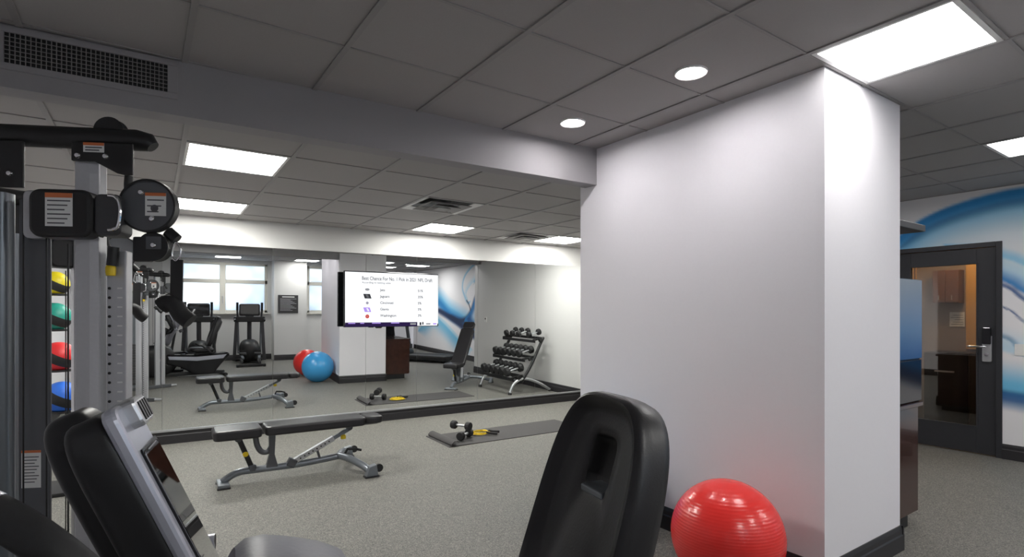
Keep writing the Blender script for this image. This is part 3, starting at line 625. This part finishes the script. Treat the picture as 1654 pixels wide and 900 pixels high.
def dumbbell(r, L, name='dumbbell'):
    t = thing(name, 'black dumbbell', 'dumbbell')
    MB().lathe([(.012, -L*.3), (.015, -L*.15), (.0165, 0), (.015, L*.15), (.012, L*.3)], axis='X', n=14).build('grip', M_silver, t, smooth=40)
    for s in (-1, 1):
        pr = [(r*.72, s*L*.26), (r*.95, s*L*.30), (r, s*L*.34), (r, s*L*.46), (r*.9, s*L*.5), (r*.4, s*L*.505)]
        MB().lathe(pr, axis='X', n=12).build('weight_head', M_rub, t, smooth=25)
    return t
d0 = dumbbell(.05, .26)
def place(src, loc, rot, label, group, first):
    o = src if first else copy_tree(src)
    o.location = loc; o.rotation_euler = rot; o['label'] = label; o['group'] = group; return o
place(d0, (2.86, 5.60, .062), (0, 0, R(35)), 'black dumbbell lying on the mat under another dumbbell', 'dumbbells on the mat', True)
place(d0, (2.84, 5.66, .158), (0, 0, R(118)), 'black dumbbell resting on top of another on the mat', 'dumbbells on the mat', False)
rp = thing('skipping_rope', 'yellow skipping rope coiled beside the dumbbells on the mat', 'skipping rope', (3.14, 5.74, .010))
pts = [(.115*(1-.03*k/8)*math.cos(k*2*PI/16)+.012*math.sin(k*1.3), .105*(1-.03*k/8)*math.sin(k*2*PI/16)+.012*math.cos(k*.9), .010+.0014*(k//4)) for k in range(60)]
MB().tube(smoothpath(pts, 2), .006, 6).build('rope', M_yellow, rp, smooth='all')
MB().tube([(.10, -.02, .035), (.14, -.06, .025), (.21, -.09, .02)], [.012, .015, .016], 12).build('rope_handle', M_rub, rp, smooth=40)
MB().tube([(.03, -.09, .035), (.08, -.13, .022), (.13, -.18, .02)], [.012, .015, .016], 12).build('rope_handle', M_rub, rp, smooth=40)
# ================================================================== DUMBBELL RACK
rk = thing('dumbbell_rack', 'black three tier dumbbell rack standing against the pale alcove wall', 'rack', (5.52, 5.62, 0))
TI = [(-.30, .33), (-.06, .66), (.16, 1.00)]     # x offset (towards the room is minus), height
for s in (-1, 1):
    l = MB(); l.tube(smoothpath([(-.22, s*.548, .20), (.0, s*.548, .52), (.2, s*.548, .90), (.26, s*.548, 1.0)], 4), .028, 12); l.build('upright', M_black, rk, smooth=40)
    l = MB(); l.tube(smoothpath([(-.45, s*.548, .03), (-.36, s*.548, .20), (-.15, s*.548, .27), (.15, s*.548, .18), (.42, s*.548, .03)], 4), .026, 12); lo = l.build('leg', M_silver, rk, smooth=40)
    for x in (-.455, .425): MB().lathe([(.034, 0), (.034, .02), (.026, .045)], (x, s*.548, 0), 'Z', 14).build('rubber_foot', M_rub, lo)
for i, (x, z) in enumerate(TI):
    for dx, dz in ((-.10, -.035), (.10, .015)):
        MB().bar((x+dx, -.56, z+dz-.03), (x+dx, .56, z+dz-.03), .03, .05).build('tier_rail', M_black, rk, bevel=.005)
    for s in (-1, 1): MB().bar((x-.12, s*.53, z-.045), (x+.12, s*.53, z+.0), .03, .035).build('tier_end', M_black, rk, bevel=.004)
    for s in (-1, 1): MB().bar((x, s*.548, z-.05), (x+.06, s*.548, z-.02), .05, .06).build('tier_bracket', M_black, rk)
for i, (n_, r, L) in enumerate(((6, .082, .36), (6, .074, .33), (4, .060, .28))):
    x, z = TI[i]; src = dumbbell(r, L); nm = ('bottom', 'middle', 'top')[i]; first = True
    ys_ = [-.42+.84*k/(n_-1) for k in range(n_)] if i < 2 else [-.42, -.20, .02, .38]
    for y in ys_:
        # heads rest on the sloped pair of rails
        place(src, (5.52+x, 5.62+y, z+.012+r), (0, -R(14), 0), f'black dumbbell with a steel grip on the {nm} tier of the rack', f'dumbbells on the {nm} tier', first); first = False
# ================================================================== MEDICINE BALL RACK
bx, by = -.775, 5.72
mbk = thing('medicine_ball_rack', 'slim upright rack holding medicine balls near the left wall', 'rack', (bx-.22, by+.05, 0))
MB().tube([(0, 0, .03), (0, 0, 1.95)], .022, 14).build('post', M_black, mbk, smooth=40); MB().rbox((.12, 0, .015), (.55, .45, .03), .05, 'XY').build('base_plate', M_black, mbk, bevel=.006)
for z, rb, dx, c, nm in ((.775, .125, .0, (.03, .16, .70), 'blue'), (1.105, .120, -.02, (.72, .03, .035), 'red'), (1.43, .115, -.045, (.02, .33, .25), 'green'), (1.70, .100, -.045, (.80, .66, .01), 'yellow')):
    h = z-math.sqrt(rb*rb-.07*.07)-.02
    MB().bar((0, 0, h), (.14+dx, -.03, h), .02, .02).build('arm', M_black, mbk)
    MB().lathe([(.070, h-.006), (.080, h-.006), (.080, h+.010), (.070, h+.012)], (.22+dx, -.05, 0), 'Z', 28).build('cradle_ring', M_black, mbk, smooth=30)
    t = thing('medicine_ball', f'{nm} and black medicine ball on the upright ball rack', 'medicine ball', (bx+dx, by, z), R(35), 'medicine balls on the rack')
    mm = mat('medicine_'+nm, c, .45, nscale=200, namt=.08, bump=.1)
    b = MB(); b.ell((0, 0, 0), (rb, rb, rb), 32, 20); b.build('ball_skin', mm, t, smooth='all')
    b = MB(); rg = [((rb+.002)*math.cos(a), (rb+.002)*math.sin(a)) for a in [(-.30+.6*k/6) for k in range(7)]]
    b.lathe(rg+[(rb-.007, .035), (rb-.007, -.035)], n=36, cap=False); o = b.build('black_band', M_rub, t, smooth=50); o.rotation_euler = (R(25), R(20), 0)
# ================================================================== CABLE MACHINE
ft = thing('cable_machine', 'dark grey and silver cable machine with two pulley towers along the left wall', 'cable machine', (-.75, 3.22, 0))
FTI = Matrix.Translation((.75, -3.22, 0))
def tower(sgn, ox, oy):
    M0 = FTI @ Matrix.Translation((ox, oy, 0)) @ Matrix.Rotation(R(-24)*sgn, 4, 'Z') @ Matrix.Diagonal((1, sgn, 1, 1))
    def B(mb, name, m, par=None, **k):
        mb.v = [tuple(M0 @ Vector(v)) for v in mb.v]; return mb.build(name, m, par or ft, **k)
    k_ = .00223; X = lambda u: (u-150)*k_; Zv = lambda v: 1.45+(508-v)*k_
    B(MB().tube([(-.62, 0, 2.082), (.15, 0, 2.082), (.185, 0, 2.075), (.20, 0, 2.06)], [.038, .038, .034, .022], 16), 'top_beam', M_black, smooth=40)
    B(MB().lathe([(.02, -.018), (.05, -.018), (.044, -.008), (.044, .008), (.05, .018), (.02, .018)], (X(177), 0, Zv(213)), 'Y', 28), 'pulley', M_black, smooth=35)
    g = B(MB().prism([(X(-60), Zv(240)), (X(62), Zv(238)), (X(62), Zv(311)), (X(-10), Zv(311)), (X(-60), Zv(290))], -.045, -.033, 'XZ'), 'gusset_plate', M_black, bevel=.003)
    def bolt(u, v, y=-.05, par=None): B(MB().lathe([(.011, .012), (.011, .0), (.007, -.005), (.001, -.006)], (X(u), y, Zv(v)), 'Y', 12), 'bolt', M_chrome, par or g, smooth=40)
    bolt(27, 283); bolt(45, 290)
    br = B(MB().prism([(X(130), Zv(236)), (X(219), Zv(236)), (X(219), Zv(286)), (X(205), Zv(286)), (X(196), Zv(284)), (X(163), Zv(266)), (X(130), Zv(266))], -.045, -.036, 'XZ'), 'front_bracket', M_black, bevel=.003)
    bolt(140, 258, -.048, br); bolt(180, 258, -.048, br)
    def sticker(u0, u1, v0, v1, y, par, lines=5, head=.14):
        B(MB().b(X(u0), X(u1), y-.0012, y, Zv(v1), Zv(v0)), 'warning_label', M_label, par)
        hz = Zv(v0)-(Zv(v0)-Zv(v1))*head; B(MB().b(X(u0), X(u1), y-.002, y-.0012, hz, Zv(v0)), 'label_header', M_orange, par)
        for i in range(lines):
            zz = hz-(hz-Zv(v1))*(i+.7)/(lines+.4); B(MB().b(X(u0+3), X(u1-3-4*(i % 3)), y-.0018, y-.0012, zz-.0022, zz+.0022), 'label_print', M_ink, par)
    sticker(148, 178, 237, 252, -.046, br, 2, .3)
    B(MB().box((-.006, .0, 1.03), (.080, .05, 2.02)), 'front_post', M_alu, bevel=.005)
    B(MB().box((.020, -.0265, 1.0), (.030, .003, 1.9)), 'post_edge', M_silver)
    rail = B(MB().box((.078, .02, .87), (.064, .045, 1.62)), 'selector_rail', M_alu, bevel=.004)
    hm = MB(); tm = MB()
    for i in range(42):
        z = .15+.034*i; hm.cyl((.056, -.0045, z), (.056, .02, z), .0052, 10); tm.b(.082, .098, -.0038, -.002, z-.002, z+.003)
    B(hm, 'pin_holes', M_black, rail)['kind'] = 'stuff'; B(tm, 'scale_marks', M_label, rail)['kind'] = 'stuff'
    hs = B(MB().rbox((X(126), -.04, Zv(352)), (.196, .10, .165), .035, 'XZ', 6), 'carriage_housing', M_black, bevel=.012)
    sticker(107, 145, 322, 373, -.0915, hs, 6)
    B(MB().rbox((X(188), -.03, Zv(352)), (.085, .085, .145), .02, 'XZ', 5), 'carriage_collar', M_charc, bevel=.008)
    B(MB().tube(smoothpath([(X(192), -.078, Zv(322)), (X(205), -.085, Zv(326)), (X(210), -.085, Zv(345)), (X(206), -.085, Zv(372)), (X(192), -.08, Zv(376))], 4), .006, 8), 'release_clip', M_chrome, smooth=40)
    B(MB().tube(smoothpath([(X(208), -.02, Zv(285)), (X(207), -.02, Zv(305)), (X(212), -.02, Zv(325)), (X(226), -.02, Zv(337))], 4), .014, 10), 'swing_arm', M_black, smooth=40)
    pl = B(MB().lathe([(.001, -.012), (.090, -.012), (.090, .012), (.001, .012)], (X(240), -.03, Zv(334)), 'Y', 40), 'pulley_guard', M_dpaint, smooth=30)
    B(MB().lathe([(.088, -.017), (.095, -.017), (.095, .017), (.088, .017)], (X(240), -.03, Zv(334)), 'Y', 40, False), 'guard_rim', M_black, pl, smooth=30)
    sticker(237, 268, 313, 350, -.0425, pl, 3); bolt(231, 313, -.045, pl); bolt(247, 355, -.045, pl)
    B(MB().lathe([(.012, -.014), (.013, -.0146)], (X(251), -.03, Zv(338)), 'Y', 16), 'label_symbol', M_ink, pl)
    p2 = B(MB().lathe([(.015, -.02), (.052, -.02), (.046, 0), (.052, .02), (.015, .02)], (X(243), .0, Zv(398)), 'Y', 30), 'lower_pulley', M_black, smooth=35)
    B(MB().box((X(245), -.022, Zv(392)), (.05, .004, .045)), 'pulley_plate', M_dpaint, p2); bolt(245, 396, -.026, p2)
    B(MB().box((X(225), .0, Zv(402)), (.06, .03, .09)), 'pulley_yoke', M_black, bevel=.006)
    B(MB().lathe([(.014, Zv(446)), (.016, Zv(440)), (.016, Zv(432)), (.010, Zv(428))], (X(181), -.02, 0), 'Z', 16), 'pop_pin', M_yellow, smooth=40)
    B(MB().tube([(X(183), -.02, Zv(430)), (X(186), -.02, Zv(400))], .018, 12), 'pin_sleeve', M_black, smooth=40)
    bl = B(MB().tube([(X(262), -.0, Zv(372)), (X(276), -.0, Zv(385))], .02, 12), 'cable_stop', M_black, smooth=40)
    hook = B(MB().tube(smoothpath([(X(274), 0, Zv(388)), (X(281), 0, Zv(398)), (X(280), 0, Zv(412)), (X(274), 0, Zv(420)), (X(268), 0, Zv(412)), (X(270), 0, Zv(398)), (X(274), 0, Zv(388))], 4), .0035, 8), 'carabiner', M_chrome, smooth='all')
    B(MB().bar((X(276), .0, Zv(418)), (X(275), .0, Zv(490)), .006, .042), 'handle_strap', M_black, hook)
    B(MB().tube(smoothpath([(X(252), .0, Zv(495)), (X(262), .0, Zv(489)), (X(274), 0, Zv(495)), (X(282), .0, Zv(508)), (X(296), .0, Zv(520))], 4), .030, 14), 'handle_grip', M_rub, hook, smooth=40)
    # rear weight stack housing
    B(MB().rbox((X(-14), .02, .95), (.18, .07, 1.86), .025, 'XY', 5), 'rear_upright', M_steelp, smooth=30)
    B(MB().box((X(62.5), .015, .94), (.10, .012, 1.84)), 'shroud_panel', M_dpaint, bevel=.004)
    sh = B(MB().box((X(34), .07, .94), (.03, .012, 1.84)), 'inner_panel', M_black)
    B(MB().b(X(44), X(72), -.0022+.011, -.001+.011-.001, Zv(785), Zv(725)), 'warning_label', M_label, sh)
    B(MB().b(X(44), X(72), -.003+.011, -.0022+.011, Zv(729), Zv(725)), 'label_header', M_orange, sh)
    for i in range(9): B(MB().b(X(47), X(69-3*(i % 3)), -.003+.011, -.0022+.011, Zv(735+5*i+1.4), Zv(735+5*i)), 'label_print', M_ink, sh)
    B(MB().rbox((X(70), -.005, Zv(350)), (.07, .03, .17), .02, 'XZ', 4), 'cover_plate', M_alu, bevel=.004)
    for u in (53, 86, 117): B(MB().cyl((X(u), -.012, .08), (X(u), -.012, 1.87 if u != 117 else 1.7), .0028, 8), 'cable', M_black)
    st = MB()
    for i in range(16):
        B(MB().b(-.58, -.43, .06, .20, .12+i*.045, .16+i*.045), 'weight_plate', M_charc)
    for x in (-.545, -.465): B(MB().cyl((x, .13, .05), (x, .13, 1.95), .010, 10), 'guide_rod', M_chrome)
    B(MB().bar((-.62, .05, .03), (.20, .05, .03), .07, .055), 'floor_beam', M_dpaint, bevel=.008)
    B(MB().tube([(.18, .05, .03), (.30, .05, .03)], [.022, .016], 12), 'foot_bar', M_silver, smooth=40)
    B(MB().bar((-.60, .05, .05), (-.60, .05, 2.07), .08, .07, (1, 0, 0)), 'rear_post', M_dpaint, bevel=.006)
tower(1, -.245, 2.45); tower(-1, -.45, 4.0)
cb = MB(); cb.tube([(.75-.245-.57, 2.70-3.22, 2.082), (.75-1.02, 3.75-3.22, 2.082)], .036, 14); cb.build('cross_beam', M_black, ft, smooth=40)
MB().bar((-.065, -.55, .04), (-.065, .55, .04), .08, .06).build('rear_floor_beam', M_dpaint, ft, bevel=.006)
# ================================================================== RECUMBENT BIKE
def bike(label, loc, rotz, seat_m):
    t = thing('recumbent_bike', label, 'exercise bike', loc, rotz, 'recumbent exercise bikes')
    # --- seat back: a closed ring loft with a slot
    N = 72; rec = R(18.5); C = Vector((0, 0, .965)); up = Vector((math.sin(rec), 0, math.cos(rec))); fr = Vector((-math.cos(rec), 0, math.sin(rec)))
    def sup(a, b, p, ct, tap=0.):
        out = []
        for k in range(N):
            q = 2*PI*k/N; c_, s_ = math.cos(q), math.sin(q); yy = a*math.copysign(abs(c_)**(2/p), c_); tt = b*math.copysign(abs(s_)**(2/p), s_)
            out.append((yy*(1-tap*(tt/b)), tt+ct))
        return out
    outer = sup(.180, .335, 3.3, 0, .04); slot = sup(.043, .060, 5, .180)
    lum = lambda y, tt: .022*math.exp(-((y/.085)**2+((tt+.14)/.12)**2)**2)
    rings = []
    for f_, dep in ((0, -.085), (0, -.036), (.05, -.030), (.25, -.026), (.5, -.026), (.64, -.020), (.76, -.004), (.86, .002), (.94, -.004), (.985, -.016), (1.0, -.034), (1.0, -.06), (.97, -.078), (.9, -.085), (.5, -.095), (.2, -.125), (.05, -.135), (0, -.135)):
        rg = []
        for k in range(N):
            y = slot[k][0]*(1-f_)+outer[k][0]*f_; tt = slot[k][1]*(1-f_)+outer[k][1]*f_
            d = dep+(lum(y, tt) if dep > -.05 and f_ < .8 else 0)
            rg.append(C+Vector((0, 1, 0))*y+up*tt+fr*d)
        rings.append(rg)
    sb = MB(); sb.loft(rings, closed=True); so = sb.build('seat_back', seat_m, t, smooth=50)
    sl = MB(); c2 = C+up*.126+fr*-.055; sl.box(tuple(c2), (.055, .084, .016), (0, -rec*0, 0)); sl.build('slot_ledge', M_steelp, so, bevel=.004)
    MB().ell((-.20, 0, .57), (.23, .21, .055), 32, 14, .6).build('seat_cushion', M_vinyl, t, smooth='all')
    MB().bar((.03, 0, .50), (.10, 0, .95), .10, .04, (1, 0, 0)).build('seat_bracket', M_black, t, bevel=.01); MB().box((-.14, 0, .49), (.36, .22, .05)).build('seat_carriage', M_black, t, bevel=.01)
    for s in (-1, 1):
        a = MB(); a.tube(smoothpath([(-.02, s*.12, .50), (-.06, s*.25, .52), (-.14, s*.28, .60), (-.26, s*.28, .68)], 4), .016, 12); a.build('side_grip', M_rub, t, smooth=40)
    # --- body
    bd = MB(); bd.prism([(-.85, .50), (-.35, .46), (.30, .50), (.34, .44), (.16, .24), (.02, .05), (-.34, .05), (-.60, .22), (-.85, .30)], -.15, .15, 'XZ'); bo = bd.build('body', M_blackg, t, bevel=.03)
    MB().prism([(-.82, .455), (-.3, .425), (.27, .455), (.2, .37), (-.3, .34), (-.8, .39)], -.156, .156, 'XZ').build('side_trim', M_bezel, bo, bevel=.006)
    MB().ell((-1.03, 0, .36), (.36, .15, .33), 32, 18, .8).build('flywheel_shroud', M_black, t, smooth='all')
    for s in (-1, 1):
        cr = MB(); cr.bar((-.98, s*.18, .42), (-.98+s*.10, s*.18, .42-s*.13), .025, .03, (0, 1, 0)); co = cr.build('crank', M_silver, t, bevel=.004)
        MB().box((-.98+s*.10, s*.235, .42-s*.13), (.11, .10, .03), (0, .5, 0)).build('pedal', M_rub, co, bevel=.006); MB().cyl((-.98, s*.12, .42), (-.98, s*.19, .42), .03, 16).build('hub', M_charc, co)
    for x in (-1.25, .22):
        fb = MB(); fb.tube([(x, -.27, .035), (x, .27, .035)], .03, 12); fo = fb.build('floor_bar', M_charc, t, smooth=40)
        for s in (-1, 1): MB().lathe([(.036, -.03), (.036, .03)], (x, s*.29, .036), 'Y', 14).build('end_cap', M_rub, fo)
    MB().bar((-1.28, 0, .07), (.25, 0, .07), .12, .07).build('floor_beam', M_black, t, bevel=.012)
    # --- console
    ti = R(23); Cc = Vector((-.706, -.056, 1.162)); e = Vector((-math.sin(ti), 0, math.cos(ti))); nf = Vector((math.cos(ti), 0, math.sin(ti))); yv = Vector((0, 1, 0))
    Mc = Matrix(((nf.x, yv.x, e.x, Cc.x), (nf.y, yv.y, e.y, Cc.y), (nf.z, yv.z, e.z, Cc.z), (0, 0, 0, 1)))
    def K(mb, name, m, par=None, **k):
        mb.v = [tuple(Mc @ Vector(v)) for v in mb.v]; return mb.build(name, m, par or t, **k)
    hs = K(MB().ell((-.030, -.004, .0), (.034, .056, .168), 36, 18, .40), 'console_housing', M_black, smooth='all')
    K(MB().ell((-.058, .030, .026), (.038, .056, .158), 36, 18, .5), 'console_back_shell', M_black, hs, smooth='all')
    bz = K(MB().rbox((.004, 0, 0), (.020, .122, .34), .020, 'YZ', 6), 'console_bezel', M_bezel, bevel=.006)
    K(MB().rbox((.0150, .010, -.032), (.003, .104, .268), .006, 'YZ', 4), 'screen_border', M_blackg, bz)
    K(MB().rbox((.0172, .006, -.032), (.003, .092, .258), .005, 'YZ', 4), 'screen', M_cscreen, bz)
    vb = K(MB().rbox((.014, .012, .150), (.034, .066, .042), .010, 'YZ', 4), 'fan_vent', M_silver, bz, bevel=.005)
    for i in range(4): K(MB().box((.0315, -.010+.014*i, .150), (.003, .007, .028)), 'vent_slot', M_black, vb)
    K(MB().ell((-.024, .083, -.055), (.032, .020, .080), 20, 12, .7), 'side_speaker', M_charc, hs, smooth='all'); K(MB().ell((-.03, -.060, -.13), (.028, .022, .05), 20, 12, .7), 'side_speaker', M_charc, hs, smooth='all')
    K(MB().rbox((.022, .01, -.195), (.04, .11, .04), .015, 'YZ', 4), 'reading_tray', M_silver, bz, bevel=.006)
    cup = K(MB().lathe([(.026, -.02), (.034, -.02), (.034, .04), (.029, .04), (.027, 0)], (.05, .06, -.235), 'Z', 24), 'cup_holder', M_charc, hs, smooth=35)
    ms = MB(); ms.tube(smoothpath([(-.98, 0, .60), (-.95, -.02, .76), (-.88, -.05, .90), (-.81, -.07, 1.02)], 4), [.075]*4+[.065]*4+[.055]*5, 16); ms.build('console_mast', M_black, t, smooth='all')
    for s in (-1, 1):
        pth = [(-.80, -.08, .95), (-.72, -.17, 1.05), (-.765, -.245, 1.165), (-.84, -.215, 1.225), (-.95, -.19, 1.29)] if s < 0 else [(-.83, -.03, .92), (-.76, .06, .95), (-.74, .13, 1.00), (-.72, .15, 1.02), (-.66, .15, 1.02)]
        ho = MB().tube(smoothpath(pth, 5), .021, 12).build('handlebar', M_rub, t, smooth=40)
        MB().tube([Vector(pth[3]).lerp(Vector(pth[4]), .1), pth[4]], .0225, 12).build('pulse_grip', M_bezel, ho, smooth=40)
    return t
bike('black recumbent bike with a slotted seat back facing the cable machine', (.70, .91, 0), -R(7.5), M_vinyl)
bike('black recumbent bike with a grey seat back parked closest to the windows', (-.065, .425, 0), -R(7.5), M_greyv)
# ================================================================== CABINET BY THE COLUMN
def towel_station():
    t = thing('wooden_cabinet', 'glossy dark walnut cabinet standing against the side of the column', 'cabinet', (*fromB(CX1+.02, 1.50), 0), DB)
    MB().b(0, .54, 0, 1.62, .10, .82).build('carcass', M_wood, t, bevel=.004); MB().b(0, .57, -.02, 1.64, .82, .85).build('worktop', M_wood, t, bevel=.004)
    MB().b(.02, .45, .03, 1.6, 0, .10).build('plinth', M_black, t)
    for k in range(3):
        d = MB().b(.541, .558, .01+.535*k, .535*(k+1), .11, .81).build('cabinet_door', M_wood, t, bevel=.003); MB().b(.558, .572, .05+.535*k, .062+.535*k, .5, .62).build('handle', M_silver, d)
    a = thing('drinks_cooler', 'tall black cooler on the wooden cabinet, window reflection painted blue on its front', 'cooler', (*fromB(CX1+.03, 1.50), .85), DB)
    MB().b(0, .56, 0, .50, .0, .84).build('body', M_blackg, a, bevel=.006)
    m = bpy.data.materials.new('cooler_painted_reflection'); m.use_nodes = True; nt = m.node_tree; b = nt.nodes['Principled BSDF']; tc = nt.nodes.new('ShaderNodeTexCoord'); sp = nt.nodes.new('ShaderNodeSeparateXYZ'); cr = nt.nodes.new('ShaderNodeValToRGB')
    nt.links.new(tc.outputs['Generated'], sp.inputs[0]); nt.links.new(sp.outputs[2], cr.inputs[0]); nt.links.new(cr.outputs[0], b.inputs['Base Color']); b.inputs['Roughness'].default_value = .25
    el = cr.color_ramp.elements; el[0].color = (.03, .10, .26, 1); el[1].color = (.22, .27, .33, 1); q = el.new(.35); q.color = (.10, .20, .36, 1)  # window reflection on the glossy face, painted as a blue gradient
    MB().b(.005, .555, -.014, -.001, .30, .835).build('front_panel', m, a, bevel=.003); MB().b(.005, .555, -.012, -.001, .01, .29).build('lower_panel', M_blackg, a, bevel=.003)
    s = thing('wall_shelf', 'dark grey shelf fixed high on the side of the column', 'shelf', (*fromB(CX1, 1.47), 2.02), DB)
    MB().b(0, .60, 0, .9, 0, .045).build('board', M_charc, s, bevel=.004)
    for y in (.15, .75): MB().prism([(0, 0), (.3, 0), (0, -.12)], y, y+.02, 'XZ').build('bracket', M_charc, s)
towel_station()
# ================================================================== ELLIPTICALS BY THE WINDOW
def elliptical(label, loc, rotz):
    t = thing('elliptical_trainer', label, 'elliptical', loc, rotz, 'elliptical trainers by the window')
    # user stands towards +y and faces -y; drive at the -y end
    MB().ell((0, -.40, .32), (.24, .40, .29), 28, 16, .7).build('drive_shroud', M_black, t, smooth='all')
    for x in (-.2, .2): MB().bar((x, -.75, .05), (x, .75, .05), .05, .05).build('floor_rail', M_charc, t, bevel=.008)
    for y in (-.74, .74):
        f = MB().bar((-.33, y, .04), (.33, y, .04), .08, .06).build('cross_foot', M_black, t, bevel=.01)
        for x in (-.3, .3): MB().lathe([(.03, 0), (.03, .015)], (x, y, 0), 'Z', 14).build('levelling_foot', M_rub, f)
    MB().tube(smoothpath([(0, -.50, .45), (0, -.46, .9), (0, -.38, 1.2), (0, -.36, 1.28)], 4), .055, 14).build('mast', M_charc, t, smooth='all')
    for s in (-1, 1):
        arm = MB(); arm.tube(smoothpath([(s*.26, -.28, .25), (s*.27, -.36, .8), (s*.28, -.36, 1.15), (s*.29, -.26, 1.38), (s*.29, -.22, 1.56)], 5), .026, 12); ao = arm.build('swing_arm', M_dpaint, t, smooth=40)
        MB().tube([(s*.29, -.255, 1.38), (s*.29, -.22, 1.58)], .030, 12).build('grip', M_rub, ao, smooth=40)
        MB().bar((s*.24, -.30, .30), (s*.18, .62, .20), .06, .05).build('pedal_link', M_steelp, t, bevel=.01)
        pd = MB().rbox((s*.17, .22, .28), (.16, .36, .05), .05, 'XY').build('foot_pedal', M_rub, t, bevel=.012); MB().b(s*.17-.08, s*.17+.08, .03, .05, .28, .36).build('pedal_lip', M_rub, pd)
        MB().tube(smoothpath([(s*.1, -.36, 1.10), (s*.30, -.33, 1.12), (s*.34, -.18, 1.14), (s*.34, -.02, 1.12)], 4), .024, 12).build('fixed_handle', M_black, t, smooth=40)
        MB().bar((s*.36, -.40, .05), (s*.30, -.36, 1.15), .08, .09, (0, 1, 0)).build('side_upright', M_charc, t, bevel=.01)
        MB().lathe([(.06, -.02), (.085, -.02), (.085, .02), (.06, .02)], (s*.2, .66, .09), 'X', 22).build('roller', M_rub, t, smooth=30)
    MB().rbox((0, -.34, 1.14), (.74, .16, .14), .04, 'XY').build('cross_tray', M_black, t, bevel=.02)
    cs = MB().rbox((0, -.33, 1.39), (.50, .07, .32), .05, 'XZ', 6, (-R(12), 0, 0)).build('console', M_charc, t, bevel=.015)
    MB().rbox((0, -.292, 1.398), (.42, .006, .24), .02, 'XZ', 4, (-R(12), 0, 0)).build('screen', M_screen, cs)
    MB().rbox((0, -.34, 1.24), (.2, .08, .06), .02, 'XZ', 4).build('console_neck', M_black, cs)
elliptical('elliptical trainer by the window furthest from the white pillar', (.52, -1.15, 0), R(4)); elliptical('elliptical trainer by the window next to the white pillar', (1.68, -1.12, 0), R(4))
# ================================================================== TREADMILL
def treadmill():
    t = thing('treadmill', 'black treadmill facing away from the blue and white mural', 'treadmill', (5.98, .20, 0), R(235))
    # belt along local x, mast at +x
    MB().b(-.85, .85, -.38, .38, .06, .17).build('deck', M_black, t, bevel=.02); MB().b(-.84, .60, -.26, .26, .17, .178).build('belt', M_rub, t)
    for s in (-1, 1):
        MB().b(-.85, .65, s*.32-.055, s*.32+.055, .17, .19).build('side_rail', M_charc, t, bevel=.006)
        m_ = MB(); m_.bar((.72, s*.36, .1), (.92, s*.36, 1.30), .06, .09, (1, 0, 0)); m_.build('mast', M_charc, t, bevel=.015)
        MB().tube([(.88, s*.36, 1.06), (.45, s*.36, 1.0)], .022, 12).build('handrail', M_rub, t, smooth=40)
        for x in (-.75, .75): MB().lathe([(.035, 0), (.035, .06)], (x, s*.3, 0), 'Z', 14).build('foot', M_rub, t)
    MB().ell((.78, 0, .20), (.24, .40, .12), 28, 14, .6).build('motor_cover', M_black, t, smooth='all')
    cs = MB().box((.88, 0, 1.28), (.10, .80, .34), (0, R(-25), 0)).build('console', M_black, t, bevel=.03); MB().box((.832, 0, 1.305), (.006, .46, .24), (0, R(-25), 0)).build('screen', M_screen, cs)
    MB().cyl((.80, -.36, 1.06), (.80, .36, 1.06), .022, 12).build('front_bar', M_rub, t)
treadmill()
# ================================================================== SMALL WALL THINGS
t = thing('wall_sign', 'dark slate sign with pale lines of text on the white pillar', 'sign', (2.70, -1.72, 1.55))
MB().box((0, .01, 0), (.52, .02, .50)).build('board', M_navy, t, bevel=.004)
MB().b(-.16, .16, .02, .0215, .185, .21).build('heading_line', M_label, t)
for k in range(11): MB().b(-.21, .21-.05*((k*7) % 4), .02, .0212, .14-.032*k, .148-.032*k).build('text_line', M_alu, t)
t = thing('thermostat', 'small white thermostat on the pale alcove wall beside the rack', 'thermostat', (XR, 3.62, 1.26))
MB().rbox((-.012, 0, 0), (.024, .085, .12), .012, 'YZ').build('case', M_white, t, bevel=.004); MB().b(-.027, -.024, -.022, .022, .0, .035).build('display', M_charc, t)
t = thing('wall_socket', 'white double wall socket on the mural beside the glazed door', 'socket', (*fromB(7.15, 1.58), 1.10), DB)
MB().rbox((-.004, 0, 0), (.008, .075, .115), .008, 'YZ').build('face_plate', M_white, t, bevel=.002)
for z in (-.027, .027): MB().rbox((-.009, 0, z), (.004, .034, .03), .01, 'YZ').build('outlet', M_white, t)
